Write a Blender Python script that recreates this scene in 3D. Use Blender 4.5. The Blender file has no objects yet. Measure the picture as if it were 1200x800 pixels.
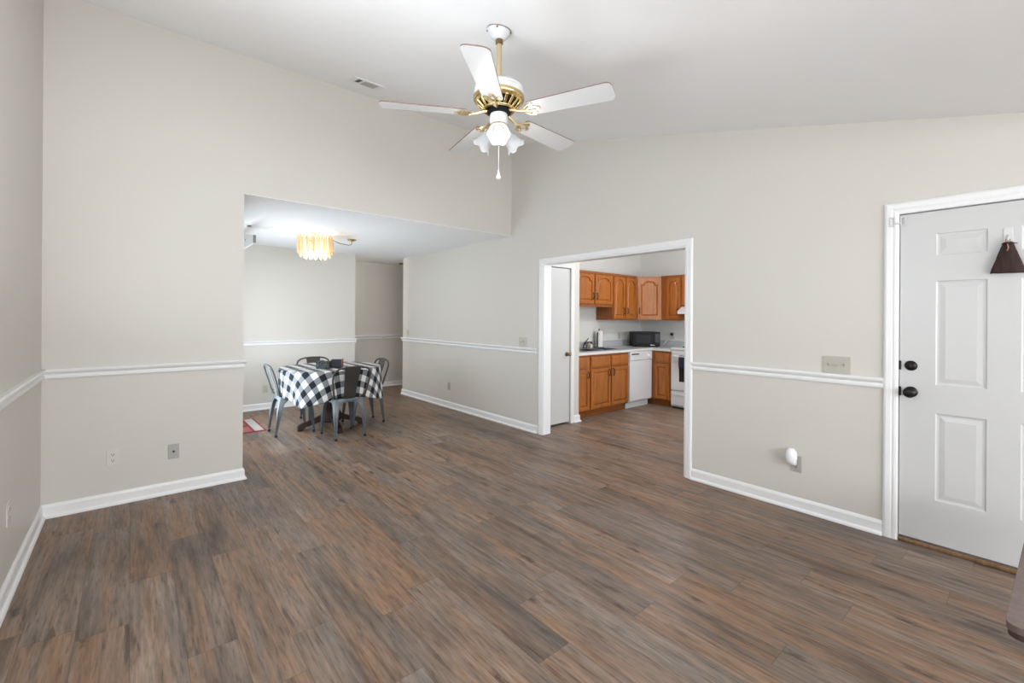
import bpy, bmesh, math, random
from mathutils import Vector, Matrix
from mathutils.geometry import tessellate_polygon
random.seed(7)
PI = math.pi
SC = bpy.context.scene
COL = SC.collection

# ------------------------------------------------------------------ camera
F_PX, YAW, V0, CAM_H, ROLL = 524.0635, math.radians(40.392), 371.041, 1.3854, math.radians(0.3685)
cam = bpy.data.cameras.new('camera'); camo = bpy.data.objects.new('camera', cam); COL.objects.link(camo)
cam.sensor_fit = 'HORIZONTAL'; cam.sensor_width = 36.0; cam.lens = F_PX / 1200 * 36.0
cam.shift_y = -(400 - V0) / 1200.0
cam.clip_start = .02
camo.matrix_world = (Matrix.Translation((0, 0, CAM_H)) @ Matrix.Rotation(-YAW, 4, 'Z')
                     @ Matrix.Rotation(PI/2, 4, 'X') @ Matrix.Rotation(ROLL, 4, 'Z'))
SC.camera = camo

# ------------------------------------------------------------------ world, light, exposure
SC.view_settings.view_transform = 'Standard'; SC.view_settings.look = 'None'
SC.view_settings.gamma = 1.0; SC.view_settings.use_curve_mapping = False
SC.view_settings.exposure = 0.06
try:
    SC.cycles.use_denoising = True
    SC.cycles.max_bounces = 10; SC.cycles.diffuse_bounces = 7; SC.cycles.glossy_bounces = 4
    SC.cycles.transmission_bounces = 6; SC.cycles.caustics_reflective = False; SC.cycles.caustics_refractive = False
    SC.cycles.sample_clamp_indirect = 6.0
except Exception:
    pass
wd = bpy.data.worlds.new('world'); SC.world = wd; wd.use_nodes = True
bgn = wd.node_tree.nodes['Background']; bgn.inputs[0].default_value = (.75, .87, 1, 1); bgn.inputs[1].default_value = 1.0

def area(name, loc, direction, sx, sy, power, color=(1, 1, 1), spread=PI):
    l = bpy.data.lights.new(name, 'AREA'); l.shape = 'RECTANGLE'; l.size = sx; l.size_y = sy
    l.energy = power; l.color = color; l.spread = spread
    o = bpy.data.objects.new(name, l); COL.objects.link(o); o.location = loc
    o.rotation_euler = Vector(direction).to_track_quat('-Z', 'Y').to_euler()
    return o
def point(name, loc, power, color, radius=.03):
    l = bpy.data.lights.new(name, 'POINT'); l.energy = power; l.color = color; l.shadow_soft_size = radius
    o = bpy.data.objects.new(name, l); COL.objects.link(o); o.location = loc
    return o
# daylight through the windows (each fills its opening; side and kitchen windows are added)
DAY = (.94, .975, 1)
area('daylight_front_window', (.60, -3.16, 1.42), (0, 1, -.32), 1.7, 1.4, 135, DAY)
area('daylight_front_window', (2.70, -3.16, 1.42), (0, 1, -.08), 1.7, 1.4, 62, DAY)
area('side_window_fill', (-.42, 1.45, 1.55), (1, .30, 2.7), 2.1, 1.4, 76, DAY)  # window added beside the camera, lamp tilted up to brighten the ceiling
area('daylight_patio_door', (.75, 5.75, 1.1), (1, -.05, .3), 1.6, 1.9, 50, (.76, .90, 1))
area('kitchen_window_fill', (5.4, 1.05, 1.5), (0, 1, -.05), 1.1, .9, 32, DAY)  # unseen window added to light the kitchen
point('kitchen_fill_lamp', (5.3, 2.9, 2.4), 34, (.97, .98, 1), .12)  # added lamp out of sight, no fixture, brightens the kitchen
point('hall_fill_lamp', (1.9, 7.9, 2.2), 26, (1, .97, .92), .08)  # added lamp hidden behind the dining wall to light the hall, no fixture
FAN_W = 1.1

# ------------------------------------------------------------------ material helpers
def nodes_of(name):
    m = bpy.data.materials.new(name); m.use_nodes = True
    nt = m.node_tree; return m, nt, nt.nodes['Principled BSDF']
def setp(b, **k):
    for a, v in k.items(): b.inputs[a].default_value = v
def mat(name, col, rough=.5, metal=0., bump=0., bscale=60., var=0., vscale=6., spec=.5, coat=0.):
    m, nt, b = nodes_of(name)
    setp(b, Roughness=rough, Metallic=metal); b.inputs['Specular IOR Level'].default_value = spec
    if coat: b.inputs['Coat Weight'].default_value = coat; b.inputs['Coat Roughness'].default_value = .12
    c = (*col, 1)
    tc = nt.nodes.new('ShaderNodeTexCoord')
    n = nt.nodes.new('ShaderNodeTexNoise'); n.inputs['Scale'].default_value = vscale; n.inputs['Detail'].default_value = 3
    nt.links.new(tc.outputs['Object'], n.inputs['Vector'])
    mx = nt.nodes.new('ShaderNodeMix'); mx.data_type = 'RGBA'
    mx.inputs[6].default_value = (*[x*(1-var) for x in col], 1); mx.inputs[7].default_value = (*[min(1, x*(1+var)) for x in col], 1)
    nt.links.new(n.outputs['Fac'], mx.inputs[0]); nt.links.new(mx.outputs[2], b.inputs['Base Color'])
    if bump:
        n2 = nt.nodes.new('ShaderNodeTexNoise'); n2.inputs['Scale'].default_value = bscale; n2.inputs['Detail'].default_value = 4
        nt.links.new(tc.outputs['Object'], n2.inputs['Vector'])
        bp = nt.nodes.new('ShaderNodeBump'); bp.inputs['Strength'].default_value = bump; bp.inputs['Distance'].default_value = .004
        nt.links.new(n2.outputs['Fac'], bp.inputs['Height']); nt.links.new(bp.outputs[0], b.inputs['Normal'])
    return m
def emis(name, col, strength):
    m, nt, b = nodes_of(name); setp(b, **{'Base Color': (*col, 1), 'Emission Color': (*col, 1), 'Emission Strength': strength}); return m

class NT:
    def __init__(s, nt): s.nt = nt
    def m(s, op, a, b=None, c=None):
        n = s.nt.nodes.new('ShaderNodeMath'); n.operation = op
        for i, x in enumerate((a, b, c)):
            if x is None: continue
            if isinstance(x, (int, float)): n.inputs[i].default_value = x
            else: s.nt.links.new(x, n.inputs[i])
        return n.outputs[0]
    def comb(s, x, y, z):
        n = s.nt.nodes.new('ShaderNodeCombineXYZ')
        for i, v in enumerate((x, y, z)):
            if isinstance(v, (int, float)): n.inputs[i].default_value = v
            else: s.nt.links.new(v, n.inputs[i])
        return n.outputs[0]
    def noise(s, vec, scale, detail=3, rough=.55, dist=0.):
        n = s.nt.nodes.new('ShaderNodeTexNoise'); n.inputs['Scale'].default_value = scale; n.inputs['Detail'].default_value = detail
        n.inputs['Roughness'].default_value = rough; n.inputs['Distortion'].default_value = dist
        s.nt.links.new(vec, n.inputs['Vector']); return n.outputs['Fac']
    def ramp(s, fac, stops):
        n = s.nt.nodes.new('ShaderNodeValToRGB'); e = n.color_ramp.elements
        while len(e) < len(stops): e.new(.5)
        for el, (p, c) in zip(e, stops): el.position = p; el.color = (*c, 1) if len(c) == 3 else c
        s.nt.links.new(fac, n.inputs[0]); return n.outputs[0]
    def mix(s, fac, a, b, mode='MIX'):
        n = s.nt.nodes.new('ShaderNodeMix'); n.data_type = 'RGBA'; n.blend_type = mode
        for i, x in ((0, fac), (6, a), (7, b)):
            if isinstance(x, (int, float)): n.inputs[i].default_value = x
            elif isinstance(x, tuple): n.inputs[i].default_value = (*x, 1)
            else: s.nt.links.new(x, n.inputs[i])
        return n.outputs[2]
    def white(s, vec):
        n = s.nt.nodes.new('ShaderNodeTexWhiteNoise'); n.noise_dimensions = '3D'; s.nt.links.new(vec, n.inputs['Vector']); return n

def floor_material():
    m, nt, b = nodes_of('plank_floor'); N = NT(nt)
    tc = nt.nodes.new('ShaderNodeTexCoord'); sp = nt.nodes.new('ShaderNodeSeparateXYZ'); nt.links.new(tc.outputs['Object'], sp.inputs[0])
    x, y = sp.outputs[0], sp.outputs[1]
    W, L = .178, 1.22
    rx = N.m('DIVIDE', x, W); row = N.m('FLOOR', rx); fx = N.m('SUBTRACT', rx, row)
    rr = N.white(N.comb(row, 3.3, 7.7)).outputs[0]
    ry = N.m('ADD', N.m('DIVIDE', y, L), N.m('MULTIPLY', rr, 7.0)); colm = N.m('FLOOR', ry); fy = N.m('SUBTRACT', ry, colm)
    idn = N.white(N.comb(row, colm, 1.5)); rid = idn.outputs[0]
    rid2 = N.white(N.comb(row, colm, 9.1)).outputs[0]
    # grain coordinates, shifted per plank
    gx = N.m('ADD', x, N.m('MULTIPLY', rid, 31.0)); gy = N.m('ADD', y, N.m('MULTIPLY', rid2, 57.0))
    gv = N.comb(gx, N.m('MULTIPLY', gy, .085), rid)
    broad = N.noise(N.comb(gx, N.m('MULTIPLY', gy, .22), rid), 7.5, 3, .5, .4)
    fine = N.noise(gv, 95, 4, .6, .2)
    tone = N.m('ADD', N.m('MULTIPLY', N.m('SUBTRACT', rid, .5), .24), broad)
    base = N.ramp(tone, [(.24, (.100, .067, .050)), (.38, (.160, .111, .083)), (.50, (.202, .145, .110)), (.62, (.226, .170, .135)), (.80, (.295, .226, .178))])
    def patches(off, rv, sc, lo, hi):
        return N.ramp(N.m('ADD', N.m('MULTIPLY', rv, .16), N.m('MULTIPLY', N.noise(N.comb(gx, N.m('MULTIPLY', gy, .10), N.m('ADD', rid2, off)), sc, 3), 1.0)), [(lo, (0, 0, 0)), (hi, (1, 1, 1))])
    c = N.mix(N.m('MULTIPLY', patches(0., rid2, 12.0, .53, .70), .80), base, (.255, .150, .090))
    c = N.mix(N.m('MULTIPLY', patches(3., N.m('SUBTRACT', 1.0, rid2), 11.0, .55, .74), .60), c, (.146, .127, .113))
    # grain light / dark
    c = N.mix(.9, c, N.ramp(fine, [(.28, (.42, .40, .38)), (.46, (.95, .95, .95)), (.58, (1.08, 1.08, 1.08)), (.74, (1.4, 1.4, 1.4))]), 'MULTIPLY')
    mid = N.noise(N.comb(gx, N.m('MULTIPLY', gy, .05), N.m('ADD', rid, 8.0)), 38, 3, .55, .3)
    c = N.mix(.8, c, N.ramp(mid, [(.32, (.62, .60, .58)), (.5, (1, 1, 1)), (.70, (1.22, 1.22, 1.22))]), 'MULTIPLY')
    # dark streaks
    streak = N.ramp(N.noise(N.comb(gx, N.m('MULTIPLY', gy, .085), N.m('ADD', rid, 5.0)), 24, 4, .6, .6), [(.595, (0, 0, 0)), (.70, (1, 1, 1))])
    c = N.mix(N.m('MULTIPLY', streak, .7), c, (.055, .037, .029))
    # a few knots with a ragged edge, only on some of the cells
    vo = nt.nodes.new('ShaderNodeTexVoronoi'); vo.inputs['Scale'].default_value = 1.0
    nt.links.new(N.comb(N.m('MULTIPLY', gx, 9.0), N.m('MULTIPLY', gy, 2.6), rid), vo.inputs['Vector'])
    vsep = nt.nodes.new('ShaderNodeSeparateColor'); nt.links.new(vo.outputs['Color'], vsep.inputs[0])
    warp = N.noise(N.comb(gx, N.m('MULTIPLY', gy, .35), rid), 60, 4, .65)
    kd = N.m('ADD', vo.outputs['Distance'], N.m('MULTIPLY', N.m('SUBTRACT', warp, .5), .5))
    knot = N.m('MULTIPLY', N.ramp(kd, [(.04, (1, 1, 1)), (.20, (0, 0, 0))]), N.m('GREATER_THAN', vsep.outputs[0], .35))
    c = N.mix(N.m('MULTIPLY', knot, .8), c, (.040, .026, .020))
    # seams
    ex = N.m('LESS_THAN', N.m('MINIMUM', fx, N.m('SUBTRACT', 1.0, fx)), .008)
    ey = N.m('LESS_THAN', N.m('MINIMUM', fy, N.m('SUBTRACT', 1.0, fy)), .0012)
    seam = N.m('MAXIMUM', ex, ey)
    c = N.mix(N.m('MULTIPLY', seam, .45), c, (.04, .03, .025))
    nt.links.new(c, b.inputs['Base Color'])
    b.inputs['Specular IOR Level'].default_value = .32
    ro = N.m('ADD', .36, N.m('MULTIPLY', fine, .16)); nt.links.new(ro, b.inputs['Roughness'])
    bp = nt.nodes.new('ShaderNodeBump'); bp.inputs['Strength'].default_value = .12; bp.inputs['Distance'].default_value = .002
    nt.links.new(N.m('SUBTRACT', fine, seam), bp.inputs['Height']); nt.links.new(bp.outputs[0], b.inputs['Normal'])
    return m

def oak_material(name, base, dark, vertical=True):
    m, nt, b = nodes_of(name); N = NT(nt)
    tc = nt.nodes.new('ShaderNodeTexCoord'); sp = nt.nodes.new('ShaderNodeSeparateXYZ'); nt.links.new(tc.outputs['Object'], sp.inputs[0])
    v = N.comb(N.m('MULTIPLY', sp.outputs[0], 1.0), N.m('MULTIPLY', sp.outputs[1], 1.0), N.m('MULTIPLY', sp.outputs[2], .09))
    g = N.noise(v, 60, 4, .6, .5); w = N.noise(v, 14, 2, .5, 1.0)
    t = N.m('ADD', N.m('MULTIPLY', g, .6), N.m('MULTIPLY', w, .4))
    c = N.ramp(t, [(.3, dark), (.5, base), (.72, tuple(min(1, x*1.25) for x in base))])
    nt.links.new(c, b.inputs['Base Color']); setp(b, Roughness=.38)
    return m

def soften(m, r, sp):
    b = m.node_tree.nodes['Principled BSDF']; b.inputs['Roughness'].default_value = r; b.inputs['Specular IOR Level'].default_value = sp

def gingham_material():
    m, nt, b = nodes_of('buffalo_check_cloth'); N = NT(nt)
    uv = nt.nodes.new('ShaderNodeUVMap'); uv.uv_map = 'cloth'
    sp = nt.nodes.new('ShaderNodeSeparateXYZ'); nt.links.new(uv.outputs[0], sp.inputs[0])
    P = .145
    def band(v): 
        f = N.m('FRACT', N.m('DIVIDE', N.m('ADD', v, 50*P + P*.25), P)); return N.m('LESS_THAN', f, .5)
    s = N.m('MULTIPLY', N.m('ADD', band(sp.outputs[0]), band(sp.outputs[1])), .5)
    c = N.ramp(s, [(0., (.72, .71, .69)), (.5, (.20, .205, .215)), (1., (.013, .015, .02))])
    for n in nt.nodes:
        if n.type == 'VALTORGB': n.color_ramp.interpolation = 'LINEAR'
    wv = N.noise(uv.outputs[0], 900, 2); c = N.mix(.2, c, N.ramp(wv, [(.3, (.7, .7, .7)), (.7, (1.2, 1.2, 1.2))]), 'MULTIPLY')
    nt.links.new(c, b.inputs['Base Color']); setp(b, Roughness=.85)
    b.inputs['Specular IOR Level'].default_value = .2
    return m

def translucent(name, col, emit=0., mixf=.5, ecol=None, rough=.3):
    m, nt, b = nodes_of(name); setp(b, **{'Base Color': (*col, 1), 'Roughness': rough})
    if emit: setp(b, **{'Emission Color': (*(ecol or col), 1), 'Emission Strength': emit})
    t = nt.nodes.new('ShaderNodeBsdfTranslucent'); t.inputs[0].default_value = (*col, 1)
    mx = nt.nodes.new('ShaderNodeMixShader'); mx.inputs[0].default_value = mixf
    out = nt.nodes['Material Output']
    nt.links.new(b.outputs[0], mx.inputs[1]); nt.links.new(t.outputs[0], mx.inputs[2]); nt.links.new(mx.outputs[0], out.inputs[0])
    return m

M = {}
M['floor'] = floor_material()
M['wall'] = mat('greige_wall_paint', (.602, .577, .533), .42, bump=.05, bscale=220, var=.012, vscale=1.5, spec=.4)
M['kwall'] = mat('kitchen_wall_paint', (.70, .712, .69), .5, bump=.04, bscale=200, var=.01)
M['ceil'] = mat('white_ceiling_paint', (.87, .87, .875), .9, bump=.06, bscale=150, var=.01, spec=.2)
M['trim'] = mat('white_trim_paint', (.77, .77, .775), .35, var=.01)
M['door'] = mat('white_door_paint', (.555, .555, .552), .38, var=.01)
M['white'] = mat('white_enamel', (.66, .665, .675), .28, var=.01)
M['almond'] = mat('almond_plastic', (.50, .475, .41), .4, var=.02)
M['plate'] = mat('off_white_plastic', (.62, .60, .56), .4, var=.02)
M['greyplate2'] = mat('beige_plastic', (.44, .415, .36), .4, var=.02)
M['wallplate'] = mat('wall_tone_plastic', (.55, .525, .48), .4, var=.02)
M['greyplate'] = mat('grey_plastic', (.40, .385, .36), .4, var=.02)
M['dark'] = mat('dark_slot', (.03, .028, .026), .6)
M['black'] = mat('black_plastic', (.007, .007, .008), .45, spec=.2)
M['blackmetal'] = mat('oil_rubbed_bronze', (.016, .014, .013), .38, metal=.6)
M['brass'] = mat('polished_brass', (.72, .55, .26), .24, metal=1., var=.05)
M['brasslight'] = mat('pale_brass', (.74, .60, .36), .28, metal=1., var=.05)
M['antique'] = mat('antique_brass', (.23, .15, .08), .35, metal=.8)
M['bladew'] = mat('white_fan_blade', (.58, .585, .59), .35, var=.01)
M['bladeedge'] = mat('brown_blade_edge', (.16, .10, .075), .5)
M['steel'] = mat('gunmetal_steel', (.088, .098, .106), .36, metal=.55, var=.12, vscale=9)
M['steeldark'] = mat('dark_gunmetal_steel', (.052, .050, .047), .42, metal=.4, var=.1)
M['rubber'] = mat('black_rubber', (.015, .015, .015), .7)
M['darkwood'] = oak_material('dark_cherry_wood', (.026, .011, .008), (.012, .006, .004))
M['oak'] = oak_material('honey_oak', (.36, .115, .019), (.18, .050, .008))
M['oakdark'] = oak_material('honey_oak_frame', (.28, .085, .015), (.14, .038, .007))
M['counter'] = mat('pale_grey_laminate', (.46, .47, .485), .35, bump=.02, var=.06, vscale=80)
M['counteredge'] = mat('white_laminate_edge', (.66, .65, .63), .35, var=.02)
M['stain'] = mat('stainless_steel', (.45, .46, .47), .3, metal=1., var=.05)
M['stainless_dark'] = mat('sink_bowl_steel', (.10, .115, .125), .35, metal=.9)
M['chrome'] = mat('dark_chrome', (.12, .12, .12), .2, metal=1.)
M['glassdark'] = mat('dark_oven_glass', (.02, .022, .026), .12)
M['navy'] = mat('navy_towel', (.012, .015, .035), .9, bump=.3, bscale=300)
M['paper'] = mat('white_paper', (.80, .79, .77), .9, bump=.1, bscale=120)
M['clearpl'] = mat('clear_plastic', (.60, .605, .605), .25)
M['broom'] = oak_material('brown_bristles', (.034, .014, .010), (.008, .004, .003)); M['broom'].node_tree.nodes['Principled BSDF'].inputs['Roughness'].default_value = .85
M['tan'] = mat('tan_cord', (.35, .19, .12), .7)
M['threshold'] = oak_material('oak_threshold', (.19, .105, .05), (.09, .05, .025))
M['bench'] = oak_material('taupe_wood', (.150, .112, .096), (.125, .092, .078))
M['benchdark'] = mat('dark_brown_edge', (.055, .034, .026), .5, var=.1)
soften(M['darkwood'], .6, .25); soften(M['bench'], .5, .3)
M['cloth'] = gingham_material()
M['rugred'] = mat('red_weave', (.27, .035, .04), .9, bump=.3, bscale=400, var=.2, vscale=40)
M['rugpink'] = mat('pink_weave', (.36, .13, .13), .9, bump=.3, bscale=400, var=.3, vscale=22)
M['rugwhite'] = mat('off_white_weave', (.42, .41, .38), .9, bump=.3, bscale=400, var=.25, vscale=60)
M['frost'] = translucent('frosted_glass', (.50, .51, .52), .10, .35, (1, .99, .97))
M['bulb'] = emis('lit_bulb', (1, .97, .92), 1.6)
M['capiz'] = translucent('amber_shell_glass', (.70, .59, .47), .0, .45, None, .12)
_nt = M['capiz'].node_tree; _o = _nt.nodes['Material Output']; _l = _o.inputs[0].links[0].from_socket
_tr = _nt.nodes.new('ShaderNodeBsdfTransparent'); _tr.inputs[0].default_value = (1, .93, .82, 1); _mx = _nt.nodes.new('ShaderNodeMixShader'); _mx.inputs[0].default_value = .42
_nt.links.new(_l, _mx.inputs[1]); _nt.links.new(_tr.outputs[0], _mx.inputs[2]); _nt.links.new(_mx.outputs[0], _o.inputs[0])
M['warmbulb'] = emis('lit_warm_bulb', (1, .88, .70), 8)
M['pane'] = emis('bright_daylight_pane', (.80, .90, 1), 1.2)
M['vinyl'] = mat('white_vinyl', (.72, .72, .73), .4)
M['doorknobw'] = mat('soft_white_plastic', (.80, .80, .81), .35)
M['navybox'] = mat('navy_lacquer', (.018, .019, .03), .4, var=.3, vscale=30)
M['redbrown'] = mat('red_brown_leather', (.20, .075, .055), .55, var=.2, vscale=40)
M['darkpull'] = mat('dark_bronze_pull', (.035, .022, .015), .5, metal=.3)
M['soap'] = mat('amber_soap', (.25, .17, .10), .2)
M['toggle'] = mat('aged_brass_toggle', (.36, .30, .15), .4, metal=.5)

# ------------------------------------------------------------------ mesh helpers
def new(): return bmesh.new()
def T(bm, verts, mtx):
    if mtx is not None: bmesh.ops.transform(bm, matrix=mtx, verts=verts)
def box(bm, a, b, mtx=None, mi=0):
    x0, y0, z0 = a; x1, y1, z1 = b
    v = [bm.verts.new(p) for p in ((x0,y0,z0),(x1,y0,z0),(x1,y1,z0),(x0,y1,z0),(x0,y0,z1),(x1,y0,z1),(x1,y1,z1),(x0,y1,z1))]
    for f in ((0,3,2,1),(4,5,6,7),(0,1,5,4),(1,2,6,5),(2,3,7,6),(3,0,4,7)):
        fc = bm.faces.new([v[i] for i in f]); fc.material_index = mi
    T(bm, v, mtx); return v
def prism(bm, outline, d0, d1, fmap, holes=(), mi=0):
    """outline in 2D, extruded from d0 to d1; fmap(u, v, d) -> 3D"""
    loops = [list(outline)] + [list(h) for h in holes]
    flat = [p for lp in loops for p in lp]
    tris = tessellate_polygon([[Vector((p[0], p[1], 0)) for p in lp] for lp in loops])
    A = [bm.verts.new(fmap(p[0], p[1], d0)) for p in flat]; B = [bm.verts.new(fmap(p[0], p[1], d1)) for p in flat]
    for t in tris:
        for L in (A, B):
            try: bm.faces.new([L[i] for i in t]).material_index = mi
            except ValueError: pass
    k = 0
    for lp in loops:
        n = len(lp)
        for i in range(n):
            j = (i+1) % n
            bm.faces.new((A[k+i], A[k+j], B[k+j], B[k+i])).material_index = mi
        k += n
    return A + B
def lathe(bm, prof, seg=24, mtx=None, mi=0, caps=True, scallop=None):
    rings = []; allv = []
    for ip, (r, z) in enumerate(prof):
        ring = []
        for i in range(seg):
            a = 2*PI*i/seg; rr, zz = max(r, 1e-5), z
            if scallop: rr, zz = scallop(ip, a, rr, zz)
            ring.append(bm.verts.new((rr*math.cos(a), rr*math.sin(a), zz)))
        rings.append(ring); allv += ring
    for a, b in zip(rings, rings[1:]):
        for i in range(seg):
            j = (i+1) % seg
            f = bm.faces.new((a[i], a[j], b[j], b[i])); f.smooth = True; f.material_index = mi
    if caps:
        bm.faces.new(list(reversed(rings[0]))).material_index = mi; bm.faces.new(rings[-1]).material_index = mi
    T(bm, allv, mtx); return allv
def tube(bm, pts, r, seg=8, closed=False, mtx=None, mi=0):
    pts = [Vector(p) for p in pts]; n = len(pts); rings = []; allv = []
    rs = r if isinstance(r, (list, tuple)) else [r]*n
    up = None
    for i, p in enumerate(pts):
        if closed: t = pts[(i+1) % n] - pts[i-1]
        else: t = pts[min(i+1, n-1)] - pts[max(i-1, 0)]
        t.normalize()
        if up is None:
            up = Vector((0, 0, 1)) if abs(t.z) < .9 else Vector((1, 0, 0))
        up = (up - t*up.dot(t)).normalized(); s = t.cross(up)
        ring = [bm.verts.new(p + (up*math.cos(2*PI*k/seg) + s*math.sin(2*PI*k/seg))*rs[i]) for k in range(seg)]
        rings.append(ring); allv += ring
    pairs = list(zip(rings, rings[1:])) + ([(rings[-1], rings[0])] if closed else [])
    for a, b in pairs:
        for k in range(seg):
            j = (k+1) % seg; f = bm.faces.new((a[k], a[j], b[j], b[k])); f.smooth = True; f.material_index = mi
    if not closed:
        bm.faces.new(list(reversed(rings[0]))).material_index = mi; bm.faces.new(rings[-1]).material_index = mi
    T(bm, allv, mtx); return allv
def offset_poly(pts, d):
    n = len(pts); area2 = sum(pts[i][0]*pts[(i+1)%n][1] - pts[(i+1)%n][0]*pts[i][1] for i in range(n))
    sgn = 1 if area2 > 0 else -1; out = []
    for i in range(n):
        p0, p1, p2 = Vector(pts[i-1]), Vector(pts[i]), Vector(pts[(i+1) % n])
        a = (p1-p0).normalized(); b = (p2-p1).normalized()
        na = Vector((-a.y, a.x))*sgn; nb = Vector((-b.y, b.x))*sgn
        m = na+nb; m = m/max(.35, m.dot(m)/2) if m.length > 1e-6 else na
        q = p1 + m*d; out.append((q.x, q.y))
    return out
def panel_slab(bm, outline, panels, thick, fmap, steps):
    """slab with front at d=0, back at d=-thick, and recessed / raised panels; steps = [(inset, depth)...]"""
    loops = [outline] + panels
    flat = [p for lp in loops for p in lp]
    tris = tessellate_polygon([[Vector((p[0], p[1], 0)) for p in lp] for lp in loops])
    V = [bm.verts.new(fmap(p[0], p[1], 0)) for p in flat]
    for t in tris:
        try: bm.faces.new([V[i] for i in t])
        except ValueError: pass
    B = [bm.verts.new(fmap(p[0], p[1], -thick)) for p in outline]
    n = len(outline)
    for i in range(n): bm.faces.new((V[i], V[(i+1)%n], B[(i+1)%n], B[i]))
    bm.faces.new(B)
    k = n
    for pn in panels:
        ring = V[k:k+len(pn)]; k += len(pn)
        for ins, dep in steps:
            q = offset_poly(pn, ins); nr = [bm.verts.new(fmap(p[0], p[1], dep)) for p in q]
            for i in range(len(pn)):
                j = (i+1) % len(pn); bm.faces.new((ring[i], ring[j], nr[j], nr[i]))
            ring = nr; last = q
        for t in tessellate_polygon([[Vector((p[0], p[1], 0)) for p in last]]):
            try: bm.faces.new([ring[i] for i in t])
            except ValueError: pass
def rect(u0, v0, u1, v1): return [(u0, v0), (u1, v0), (u1, v1), (u0, v1)]

def obj(name, bm, m, parent=None, bevel=0., smooth=None, seg=2):
    bmesh.ops.recalc_face_normals(bm, faces=bm.faces)
    me = bpy.data.meshes.new(name); bm.to_mesh(me); bm.free()
    for mm in (m if isinstance(m, (list, tuple)) else [m]): me.materials.append(mm)
    o = bpy.data.objects.new(name, me); COL.objects.link(o)
    if parent: o.parent = parent
    if bevel:
        md = o.modifiers.new('bevel', 'BEVEL'); md.width = bevel; md.segments = seg; md.limit_method = 'ANGLE'; md.angle_limit = math.radians(40)
    if smooth:
        for p in me.polygons: p.use_smooth = True
        try:
            me.set_sharp_from_angle(angle=math.radians(smooth))
        except Exception: pass
    return o
def tag(o, label, cat, group=None):
    o['label'] = label; o['category'] = cat
    if group: o['group'] = group
    return o
def thing(name, label, cat, loc=(0, 0, 0), rz=0, group=None):
    o = bpy.data.objects.new(name, None); COL.objects.link(o); o.empty_display_size = .1
    o.location = loc; o.rotation_euler = (0, 0, rz); return tag(o, label, cat, group)
def struct(name, bm, m, parent=None, bevel=0., smooth=None):
    o = obj(name, bm, m, parent, bevel, smooth)
    if parent is None: o['kind'] = 'structure'
    return o
def dup(root, loc, rz, label):
    r = root.copy(); COL.objects.link(r); r.location = loc; r.rotation_euler = (0, 0, rz); r['label'] = label
    for ch in list(root.children):
        c = ch.copy(); COL.objects.link(c); c.parent = r
        for g in ch.children:
            d = g.copy(); COL.objects.link(d); d.parent = c
    return r

# plane maps: front surface at d=0 facing the room
XR, YB, XL, YD, YH = 3.684, 4.354, -.462, 7.375, 8.33
def onR(u, v, d): return (XR - d, u, v)          # u = world y, d out of the right wall (towards -x)
def onB(u, v, d): return (u, YB - d, v)          # u = world x
def onL(u, v, d): return (XL + d, u, v)
def onY(Y): return lambda u, v, d: (u, Y - d, v)
def onX(X): return lambda u, v, d: (X - d, u, v)

# ------------------------------------------------------------------ room shell
def czl(y): return 2.5 + .248*y
DIN = 2.41
bm = new(); box(bm, (-1.2, -3.4, -.1), (7.2, 8.6, 0)); struct('floor', bm, M['floor'])
bm = new(); prism(bm, [(-3.4, czl(-.7)), (-.7, czl(-.7)), (YB+.06, czl(YB+.06)), (YB+.06, czl(YB+.06)+.1), (-.7, czl(-.7)+.1), (-3.4, czl(-.7)+.1)], -.6, 3.82, lambda u, v, d: (d, u, v))
struct('ceiling', bm, M['ceil'])
bm = new(); box(bm, (.2, YB+.0005, DIN), (5.6, 8.5, DIN+.1)); struct('ceiling_dining', bm, M['ceil'])
bm = new(); box(bm, (3.80, .8, 2.56), (7.1, 4.73, 2.66)); struct('ceiling_kitchen', bm, M['ceil'])

KY0, KY1, KZ = 1.987, 3.765, 2.012     # kitchen opening
DY0, DY1, DZ = -.345, .566, 2.045      # entry door opening
out = [(-3.3, 0), (DY0, 0), (DY0, DZ), (DY1, DZ), (DY1, 0), (KY0, 0), (KY0, KZ), (KY1, KZ), (KY1, 0), (7.33, 0), (7.33, DIN+.01), (YB+.06, DIN+.01), (YB+.06, czl(YB+.06)+.02), (-.7, czl(-.7)+.02), (-3.3, czl(-.7)+.02)]
bm = new(); prism(bm, out, 0, -.12, onR); struct('wall_right', bm, M['wall'])
out = [(XL-.1, 0), (.722, 0), (.722, DIN+.004), (XR, DIN+.004), (XR, czl(YB)+.02), (XL-.1, czl(YB)+.02)]
bm = new(); prism(bm, out, 0, -.11, onB); struct('wall_back', bm, M['wall'])
# left wall with an opening outside the picture for the added side window
out = [(-3.3, 0), (YB, 0), (YB, czl(YB)+.02), (-.7, czl(-.7)+.02), (-3.3, czl(-.7)+.02)]
bm = new(); prism(bm, out, 0, -.12, onL, holes=[rect(.4, .85, 2.5, 2.25)]); struct('wall_left', bm, M['wall'])
bm = new(); prism(bm, rect(XL-.1, 0, 3.8, 2.34), 0, .12, lambda u, v, d: (u, -3.2-d, v), holes=[rect(-.25, .72, 1.45, 2.12), rect(1.85, .72, 3.55, 2.12)])
struct('wall_front', bm, M['wall'])
bm = new(); box(bm, (.62, YD, 0), (2.84, YD+.12, DIN)); struct('wall_dining', bm, M['wall'])
bm = new(); prism(bm, rect(YB+.1, 0, YD+.1, DIN), 0, .1, lambda u, v, d: (.722-d, u, v), holes=[rect(4.95, .02, 6.75, 2.05)]); struct('wall_dining_left', bm, M['wall'])
bm = new(); box(bm, (.5, YH, 0), (5.6, YH+.12, DIN)); struct('wall_hall', bm, M['wall'])
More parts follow.
